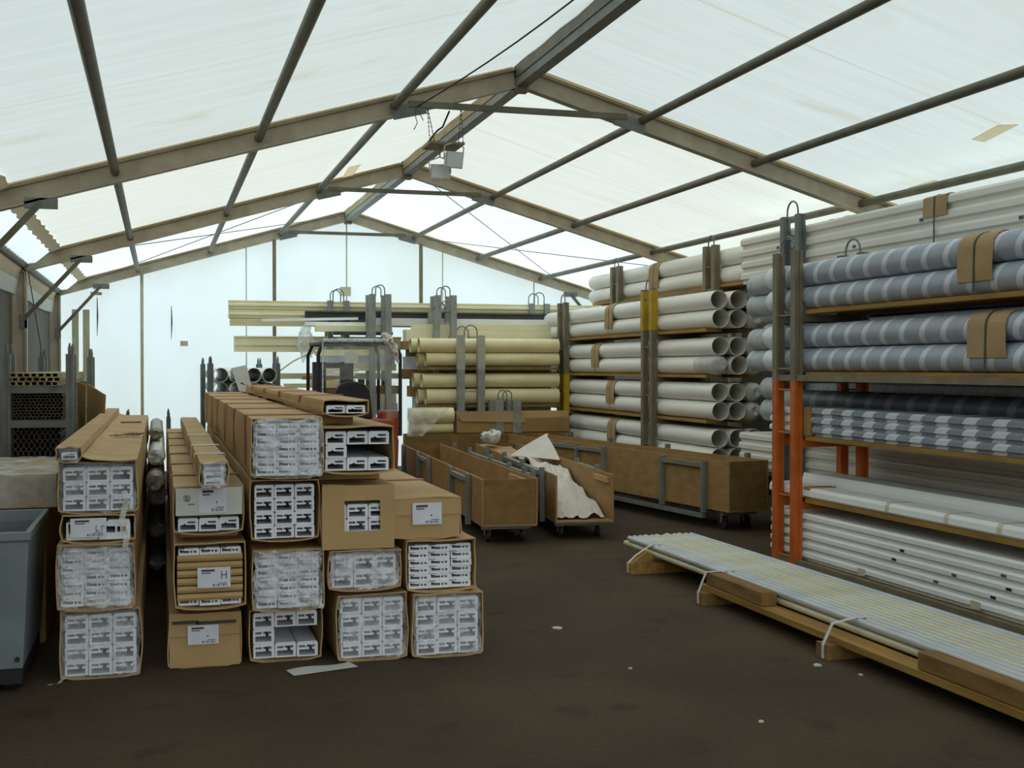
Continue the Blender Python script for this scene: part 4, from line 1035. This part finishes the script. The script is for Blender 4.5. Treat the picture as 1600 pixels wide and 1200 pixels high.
def crump2(u, v):
    a = u * 2 * math.pi; q = math.sin(v * math.pi) ; n = noise.noise(Vector((math.cos(a) * 2, math.sin(a) * 2, v * 4)))
    return inM(.12 + (.12 + .05 * n) * q * math.cos(a), 4.4 + (.22 + .06 * n) * q * math.sin(a), .64 + (.09 + .04 * n) * (1 - math.cos(v * math.pi)))
b = MB(); b.sheet(crump2, 18, 10); tag(b.obj('paper_ball', PAPERDULL), 'small ball of white paper near the far end of the middle cart', 'paper')
def tri(u, v):
    p0, p1, p2 = Vector(inM(.06, 2.7, .62)), Vector(inM(.53, 2.2, .60)), Vector(inM(.54, 2.9, .86))
    q = p0.lerp(p1, u).lerp(p2, v); return (q.x, q.y + .05 * math.sin(u * 4 + v * 3), q.z)
b = MB(); b.sheet(tri, 8, 8); tag(b.obj('paper_sheet', MATS['white_tissue'], solid=.002), 'stiff white paper sheet standing up behind the crumpled paper', 'paper')

# ------------------------------------------------------------------ far rows lying across the tent
def swap(b): b.v = [(p[1], p[0], p[2]) for p in b.v]; return b
def across(label, name, mat, poly, xa, xb, cat='profile', group=None, tilt=0.0):
    """long profile lying across the tent: poly is (depth y, z)"""
    b = MB(); b.prism_y(poly, xa, xb); swap(b)
    if tilt: b.v = [(p[0], p[1], p[2] + (p[0] - xa) * tilt) for p in b.v]
    return tag(b.obj(name, mat), label, cat, group)
def cornice(y, z, h, d=.16):
    return [(y + .05, z), (y + .03, z + h * .12), (y + .03, z + h * .30), (y, z + h * .42), (y, z + h * .62), (y + .03, z + h * .72), (y + .02, z + h * .9), (y + .02, z + h), (y + d, z + h), (y + d, z)]
G4 = 'long cream profiles across the far end'
LX0 = .99
stillage('grey hooped rack at the far end carrying the long cream profiles', None, (2.625, 18.98, 0), .40, (0, 3.22), 2.67, STEELF, (1.47, 1.85, 2.26), sp=.25, rz=R(-90), rungs=[.5, 1.5], hoop_h=.17, post=.08)
for (lab, z, h, m, xa, xb, kind) in (('topmost long cream profile across the far end', 2.515, .140, CREAM, LX0, 6.9, 'c'), ('second long cream profile from the top across the far end', 2.385, .126, CREAM, LX0, 6.9, 'c'),
                                 ('tan board under the two long cream profiles', 2.275, .106, CREAMD, LX0 + .02, 4.3, 'b'), ('cream cornice profile on its own lower left of the far rack', 1.885, .236, CREAM, 1.07, 3.6, 'd'),
                                 ('tan board low in the far rack behind the truck', 1.475, .085, CREAMD, 1.5, 4.2, 'b')):
    y = 18.64
    poly = cornice(y, z, h) if kind == 'c' else [(y, z), (y, z + h), (y + .14, z + h), (y + .14, z)] if kind == 'b' else [(y + .03, z), (y + .03, z + h * .35), (y, z + h * .42), (y, z + h * .88), (y - .03, z + h * .93), (y - .03, z + h), (y + .18, z + h), (y + .18, z)]
    across(lab, 'cream_profile', m, poly, xa, xb, 'profile', G4)
across('black channel profile lying in front of the long cream profiles', 'black_profile', DARKPVC, [(18.50, 2.375), (18.50, 2.47), (18.475, 2.475), (18.475, 2.50), (18.60, 2.50), (18.60, 2.375)], 2.11, 6.7)
across('white narrow strip tilted across the tan board', 'white_strip', RIB, [(18.44, 2.335), (18.44, 2.375), (18.47, 2.375), (18.47, 2.335)], 1.46, 2.9, tilt=.026)
across('thin white board under the black channel profile', 'white_board', RIB, [(18.40, 2.28), (18.40, 2.335), (18.60, 2.335), (18.60, 2.28)], 2.10, 3.10)
across('white box profile under the black channel to the right of the tall posts', 'white_board', PIPE, [(18.30, 2.29), (18.30, 2.40), (18.55, 2.40), (18.55, 2.29)], 3.16, 6.0)
across('yellowish profile just above the truck roof', 'cream_profile', CREAM, [(18.3, 2.19), (18.3, 2.275), (18.5, 2.275), (18.5, 2.19)], 2.25, 3.4)
across('dark plank just above the truck roof', 'dark_plank', DARKPVC, [(18.25, 2.14), (18.25, 2.185), (18.5, 2.185), (18.5, 2.14)], 2.5, 3.4)
for i, (xa, z) in enumerate(((2.28, 1.56), (2.16, 1.52), (2.05, 1.49))):
    pass
stillage('tall grey hooped rack behind the truck roof', None, (3.155, 18.32, 0), .40, (0, 1.0), 2.74, STEELF, (1.0, 1.5, 2.12), sp=.235, rz=R(-90), rungs=[.5, 1.5, 2.5], hoop_h=.13, post=.09)
stillage('grey hooped rack left of the cream tubes', None, (4.07, 18.05, 0), .45, (0,), 2.50, STEELF, (1.0, 1.5, 2.0), sp=.26, rz=R(-90), rungs=[.5, 1.5, 2.3], hoop_h=.12, post=.085)
for i, (lab, z, h, xa, m) in enumerate((('pale board lowest behind the cream tubes', .85, .16, 3.72, CREAMD), ('grey board behind the cream tubes, second from the bottom', 1.012, .20, 3.64, GREYWRAP), ('brown board behind the cream tubes, third from the bottom', 1.214, .16, 3.56, KRAFT2),
        ('dark board behind the cream tubes, fourth from the bottom', 1.376, .10, 3.60, DARKPROF), ('tan board behind the cream tubes, fifth from the bottom', 1.478, .15, 3.48, PLYD), ('grey board behind the cream tubes, third from the top', 1.63, .18, 3.50, GREYWRAP),
        ('dark board behind the cream tubes, second from the top', 1.812, .10, 3.54, DARKPROF), ('brown board topmost behind the cream tubes', 1.914, .125, 3.46, KRAFT2), ('yellow cream board above the cream tubes, lower of two', 2.04, .17, 3.50, CREAM), ('yellow cream board above the cream tubes, upper of two', 2.212, .08, 3.62, CREAM))):
    across(lab, 'stored_board', m, [(17.72, z), (17.72, z + h), (17.98, z + h), (17.98, z)], xa, 5.75, 'board', 'boards behind the cream tubes')
for i, (z, h, xa, xb, m) in enumerate(((.95, .16, 2.35, 3.42, GREYWRAP), (1.112, .14, 2.28, 3.40, CREAMD), (1.254, .12, 2.32, 3.44, PLYD), (1.60, .10, 2.25, 3.40, CREAMD), (1.702, .12, 2.30, 3.38, GREYWRAP), (1.824, .09, 2.22, 3.44, CREAM))):
    across('board stored behind the forklift cab, %s' % ('lowest', 'second from the bottom', 'third from the bottom', 'third from the top', 'second from the top', 'topmost')[i], 'stored_board', m, [(17.98, z), (17.98, z + h), (18.28, z + h), (18.28, z)], xa, xb, 'board', 'boards behind the forklift cab')
# cream tubes
stillage('whitish hooped rack in front of the cream tubes', None, (4.33, 17.68, 0), .62, (0,), 2.11, STEELF, (1.07, 1.6), sp=.30, rz=R(-90), rungs=[.5, 1.3], hoop_h=.14, post=.10)
t = [o for o in bpy.data.objects if o.get('label') == 'whitish hooped rack in front of the cream tubes'][0]
for y in (-.15, .15):
    b = MB(); b.box(.62 - .105, .623, y - .053, y + .053, 1.62, 2.10); b.obj('painted_sleeve', M('pale_post_paint', 'b5ae9c', 'a69f8c', 6) if 'pale_post_paint' not in MATS else MATS['pale_post_paint'], t, local=True)
for (lab, z, rr_, xa, wr) in (('cream tube topmost in the cream tube rack', 1.97, .105, 3.60, 0), ('cream tube second from the top in the cream tube rack', 1.765, .10, 3.70, 0),
                          ('cream tube third from the top in the cream tube rack', 1.46, .105, 3.64, 1), ('film-wrapped cream tube lowest in the cream tube rack', 1.225, .115, 3.70, 1)):
    for k_, yy in ((0, 17.30), (1, 17.51)):
        pipe(lab + (', front' if k_ == 0 else ', behind'), 'cream tubes across the far end', yy, z, xa + (0 if k_ == 0 else -.08), 5.72, rr_, PIPEWARM, swap=True, n=18, name='cream_tube', cat='tube', t=.006)
across('front plank under the upper cream tubes', 'timber_plank', WOODD, [(17.19, 1.612), (17.19, 1.655), (17.34, 1.655), (17.34, 1.612)], 3.6, 5.7, 'plank')
across('front plank under the lower cream tubes', 'timber_plank', WOODD, [(17.19, 1.065), (17.19, 1.105), (17.34, 1.105), (17.34, 1.065)], 3.6, 5.7, 'plank')
# lowest wrapped cartons
stillage('low grey hooped rack before the wrapped cartons by the carts', None, (4.77, 17.04, 0), .38, (0,), 1.18, STEELF, (.66,), sp=.26, rz=R(-90), rungs=[.5], hoop_h=.13, post=.12)
t = root('wrapped_carton', (4.9, 16.78, .68), 'long brown carton behind the low hooped rack', 'carton')
b = MB(); b.prism_y([(16.68, .72), (16.68, .93), (16.74, 1.02), (16.93, 1.02), (16.93, .72)], 4.02, 5.70); swap(b); b.obj('carton_body', KRAFT2, t, bevel=.01)
b = MB(); b.sheet(lambda u, v: (4.00 + .95 * u + .08 * v, 16.665 + .006 * math.sin(u * 9) - .01 * v, 1.03 - .14 * v - .03 * u * v), 12, 6); b.obj('card_flap', PADCARD, t, solid=.005)
t = root('wrapped_carton', (3.7, 16.78, .7), 'film-wrapped cream bundle left of the low hooped rack', 'bundle')
b = MB(); b.lathe_y(16.80, .97, [(3.36, .002), (3.36, .11), (3.99, .11), (3.99, .002)], 16); swap(b); b.obj('cream_tube', PIPEWARM, t, smooth=True)
b = MB(); b.lathe_y(16.80, .79, [(3.36, .002), (3.36, .07), (3.98, .07), (3.98, .002)], 16); swap(b); b.obj('cream_tube', PIPEWARM, t, smooth=True)
b = MB(); b.sheet(lambda u, v: (3.30 + .62 * u * (1 - .65 * v), 16.665 - .03 * v - .01 * math.sin(u * 8), 1.09 - .40 * v), 12, 10); b.obj('plastic_film', FILMW, t)
b = MB(); b.box(3.3, 5.75, 16.66, 16.94, .0, .715 - .001); 
tag(b.obj('timber_trestle', PLYD), 'dark timber support under the wrapped cartons behind the carts', 'support')
def blob(name, label, cx, cy, cz, rx, ry, rzz, mat, seed):
    b = MB()
    def fn(u, v):
        a = u * 2 * math.pi; q = math.sin(v * math.pi); p = Vector((math.cos(a) * q, math.sin(a) * q, -math.cos(v * math.pi)))
        n = 1 + .5 * noise.noise(p * 2.2 + Vector((seed, 0, 0))) + .25 * noise.noise(p * 6 + Vector((0, seed, 0)))
        return (cx + rx * p.x * n, cy + ry * p.y * n, cz + rzz * p.z * n)
    b.sheet(fn, 24, 16); return tag(b.obj(name, mat), label, 'plastic film')
blob('film_bunch', 'bunched clear film hanging on the cream profile end left of the truck', 2.10, 18.45, 2.02, .11, .06, .24, FILMW, 3)
# curved thin strip left of truck
b = MB(); b.tube([(1.55, 16.9, 1.58), (1.75, 16.9, 1.73), (1.95, 16.9, 1.83), (2.15, 16.9, 1.88)], .012, 6); tag(b.obj('bent_strip', CREAMD), 'thin bent cream strip sticking up beside the white pipe ends', 'strip')
for i, (z, xa, xb) in enumerate(((1.42, 2.02, 2.7), (1.475, 1.95, 2.6), (1.53, 2.1, 2.7), (1.585, 2.2, 2.75))):
    across('pale offcut board in a loose pile left of the truck, %s' % ('lowest', 'second', 'third', 'topmost')[i], 'offcut_board', (CREAMD, PLY, RIB, CREAM)[i], [(17.4 + .02 * i, z), (17.4 + .02 * i, z + .05), (17.6, z + .05), (17.6, z)], xa, xb, 'board', 'offcut boards left of the truck')
b = MB(); b.box(1.7, 2.72, 17.38, 17.62, 1.36, 1.419); tag(b.obj('timber_plank', CREAMD), 'tan plank carrying the offcut boards left of the truck', 'plank')
for xx in (1.76, 2.64):
    b = MB(); b.box(xx - .04, xx + .04, 17.4, 17.6, 0, 1.359); tag(b.obj('trestle_leg', STEEL), 'grey leg under the offcut boards, %s' % ('left' if xx < 2 else 'right'), 'leg')

# white pipe ends stillage behind the third stack
stillage('pinned steel rack holding four white pipe ends behind the third stack', None, (.58, 0, 0), .88, (15.8, 18.6), 1.70, STEELB, (.9, 1.27,), sp=.40, hoop=False, pins=True, rungs=[.2, 1.2], post=.06)
for row in range(3):
    for ci in range(4):
        pipe('white pipe with dark open end behind the third stack, %s row, %s from left' % (('bottom', 'middle', 'top')[row], ('first', 'second', 'third', 'fourth')[ci]), 'white pipes behind the third stack',
             .65 + .095 + ci * .191, 1.272 + .093 - .186 + row * .187 + .0, 15.45 + (.5 if ci < 2 else 0) + rn.uniform(-.05, .05), 19.0, .092, PIPE, n=18)
for xx in (.66, 1.2):
    b = MB(); b.box(xx, xx + .14, 15.8, 18.9, 1.12, 1.178); tag(b.obj('timber_plank', WOODD), 'plank under the white pipe ends, %s' % ('left' if xx < 1 else 'right'), 'plank')
b = MB(); P4 = [Vector(p) for p in ((.93, 15.28, 1.36), (1.10, 15.30, 1.33), (1.03, 15.36, 1.68), (.84, 15.34, 1.64))]
b.sheet(lambda u, v: tuple(P4[0].lerp(P4[1], u).lerp(P4[3].lerp(P4[2], u), v)), 3, 3); o = tag(b.obj('paper_flap', PAPERDULL, solid=.003), 'white paper flap with an orange mark hanging on the white pipe ends', 'paper')
b = MB(); b.beam((.955, 15.305, 1.46), (1.03, 15.31, 1.40), .03, .004, up=(0, -1, 0)); b.obj('orange_mark', FORKRED, o)

# ------------------------------------------------------------------ forklift
t = root('forklift', (2.3, 15.0, 0), 'orange forklift with a clear plastic covered cab behind the carton stacks', 'forklift')
def fo(name, m, b, **k): return b.obj(name, m, t, **k)
b = MB(); b.prism_y([(1.90, .20), (2.78, .20), (2.80, .75), (2.74, 1.02), (1.94, 1.02), (1.88, .75)], 14.62, 15.2); fo('counterweight', FORKRED, b, bevel=.03)
b = MB(); b.box(1.92, 2.76, 15.2, 16.0, .22, .80); fo('chassis', FORKRED, b, bevel=.02)
b = MB(); b.box(2.60, 2.84, 14.75, 15.05, .80, 1.12); fo('tail_box', FORKRED, b, bevel=.03)
for (x, y, rr_) in ((1.98, 14.9, .23), (2.70, 14.9, .23), (1.96, 15.8, .28), (2.72, 15.8, .28)):
    b = MB(); b.tube([(x - .08, y, rr_), (x + .08, y, rr_)], rr_, 20); w = fo('wheel', BLACK, b, smooth=True)
    b = MB(); b.tube([(x - .085, y, rr_), (x + .085, y, rr_)], rr_ * .5, 14); b.obj('hub', FORKRED, w)
def rounded(u, v):
    a = math.pi * u; return (2.24 + .22 * (-math.cos(a)) * (1 - .12 * v), 14.72 + .10 * v, 1.02 + (.43) * v ** .6 * (.80 + .2 * math.sin(a)))
b = MB(); b.prism_y([(2.02, 1.02), (2.04, 1.36), (2.10, 1.45), (2.20, 1.475), (2.30, 1.475), (2.40, 1.45), (2.46, 1.36), (2.50, 1.02)], 14.72, 14.86); fo('seat_back', BLACK, b, bevel=.03)
b = MB(); b.box(2.05, 2.47, 14.86, 15.3, 1.02, 1.14); fo('seat_base', BLACK, b, bevel=.03)
b = MB(); b.tube([(2.02 + .15 * math.cos(2 * math.pi * k / 16), 15.45 + .1 * math.sin(2 * math.pi * k / 16), 1.22 + .10 * math.sin(2 * math.pi * k / 16)) for k in range(17)], .014, 6, cap=False); fo('steering_wheel', BLACK, b)
b = MB(); b.tube([(2.02, 15.45, 1.22), (2.05, 15.6, .8)], .02, 8); fo('steering_column', BLACK, b)
for (x, y, lean) in ((1.81, 14.55, 0), (2.80, 14.55, 0), (1.84, 15.85, 0), (2.76, 15.85, 0)):
    b = MB(); b.tube([(x, y, .82), (x, y, 1.80), (x + (.05 if x < 2.3 else -.05), y + (.05 if y < 15 else -.05), 1.93)], .022, 8); fo('guard_post', BLACK, b, smooth=True)
b = MB()
for x in (1.88, 2.1, 2.3, 2.5, 2.73): b.box(x - .015, x + .015, 14.6, 15.85, 1.93, 1.96)
b.box(1.86, 2.75, 14.58, 14.62, 1.92, 1.965); b.box(1.86, 2.75, 15.82, 15.86, 1.92, 1.965); fo('overhead_guard', BLACK, b)
for x in (2.00, 2.36):
    b = MB(); b.box(x - .085, x + .085, 15.95, 16.05, .1, 1.72); fo('mast_channel', DARKPVC, b)
b = MB(); b.box(1.98, 2.40, 15.98, 16.03, 1.64, 1.71); b.box(1.98, 2.40, 15.98, 16.03, .5, .58); fo('mast_crosshead', DARKPVC, b)
b = MB(); b.box(2.50, 2.58, 15.86, 15.94, .3, 1.5); fo('side_column', DARKPVC, b)
for x in (1.95, 2.55):
    b = MB(); b.box(x - .05, x + .05, 16.06, 17.0, .03, .07); fo('fork', STEEL, b)
CLEAR = film_mat('clear_cab_film', 'a0a69a', .60, .15, 3.0)
b = MB()
prof = [(14.50, 1.50), (14.50, 1.7), (14.50, 1.88), (14.515, 1.95), (14.55, 1.985), (14.62, 2.0), (15.2, 2.0), (15.9, 1.985)]
b.sheet(lambda u, v: (1.86 + .76 * u, prof[min(int(v * 7), 7)][0], prof[min(int(v * 7 + .0001), 7)][1]), 8, 7); fo('clear_cover', CLEAR, b, smooth=True)
b = MB(); b.sheet(lambda u, v: (2.62 + .17 * u, 14.50 + .08 * u, 1.03 + (.93 - .10 * u * u) * v), 6, 8); fo('side_drape', film_mat('side_cab_film', 'b9bcb4', .70, .2, 8.0), b, smooth=True)
b = MB(); b.tube([(1.86, 14.495, 1.97), (2.62, 14.495, 1.975)], .022, 8); fo('cover_roll', film_mat('roll_film', 'dfe6ea', .2), b, smooth=True)
b = MB(); b.tube([(1.855, 14.49, 1.03), (1.855, 14.49, 1.95)], .010, 6); fo('cover_edge', film_mat('edge_film', 'e8eeee', .3), b)
b = MB(); b.box(2.115, 2.275, 14.478, 14.482, 1.70, 1.83); fo('notice_sheet', PAPERDULL, b)
b = MB()
def bun(u, v):
    a = u * 2 * math.pi; n = 1 + .6 * noise.noise(Vector((math.cos(a) * 1.5, math.sin(a) * 1.5, v * 6))); rr_ = .055 * n * math.sin(math.pi * min(.97, max(.03, v))) ** .5
    s = v; x = 2.57 + .20 * s; z = 2.07 - .36 * s ** 1.5
    return (x + rr_ * math.cos(a) * .8, 14.50 + rr_ * math.sin(a), z + rr_ * math.cos(a) * .6)
b.sheet(bun, 18, 18); fo('rolled_film', film_mat('rolled_film', 'e4e0da', .1), b, smooth=True)
b = MB(); b.box(2.64, 2.68, 14.43, 14.45, 1.94, 1.99); b.box(2.715, 2.74, 14.43, 14.45, 1.79, 1.83); fo('tape_mark', ORTAPE, b)

# ------------------------------------------------------------------ light, camera
w = bpy.data.worlds.new('overcast_sky'); scene.world = w; w.use_nodes = True
nt = w.node_tree; nt.nodes.clear()
tc = nt.nodes.new('ShaderNodeTexCoord'); sp = nt.nodes.new('ShaderNodeSeparateXYZ'); nt.links.new(tc.outputs['Generated'], sp.inputs[0])
mr = nt.nodes.new('ShaderNodeMapRange'); mr.inputs[1].default_value = -.05; mr.inputs[2].default_value = .05; nt.links.new(sp.outputs[2], mr.inputs[0])
bg = nt.nodes.new('ShaderNodeBackground'); bg.inputs[1].default_value = 1.0
SKY = 3.3
nt.links.new(mix_col(nt, mr.outputs[0], (.10, .095, .085, 1), (SKY * .93, SKY * .99, SKY, 1)), bg.inputs[0])
ow = nt.nodes.new('ShaderNodeOutputWorld'); nt.links.new(bg.outputs[0], ow.inputs[0])

cam = bpy.data.cameras.new('camera'); co = bpy.data.objects.new('camera', cam); COL.objects.link(co)
cam.sensor_width = 36.0; cam.lens = 36.0 * 1900 / 1600; cam.clip_start = .05
co.location = (0, 0, 1.65)
yaw = math.atan(550 / 1900.0); pit = math.atan(26 / 1900.0)
co.rotation_euler = (math.pi / 2 - pit, 0, -yaw)
scene.camera = co
scene.view_settings.view_transform = 'Standard'; scene.view_settings.look = 'None'
scene.view_settings.gamma = 1.0; scene.view_settings.exposure = 0.0
scene.view_settings.use_curve_mapping = False
scene.cycles.max_bounces = 8; scene.cycles.diffuse_bounces = 5; scene.cycles.transparent_max_bounces = 12; scene.cycles.transmission_bounces = 6
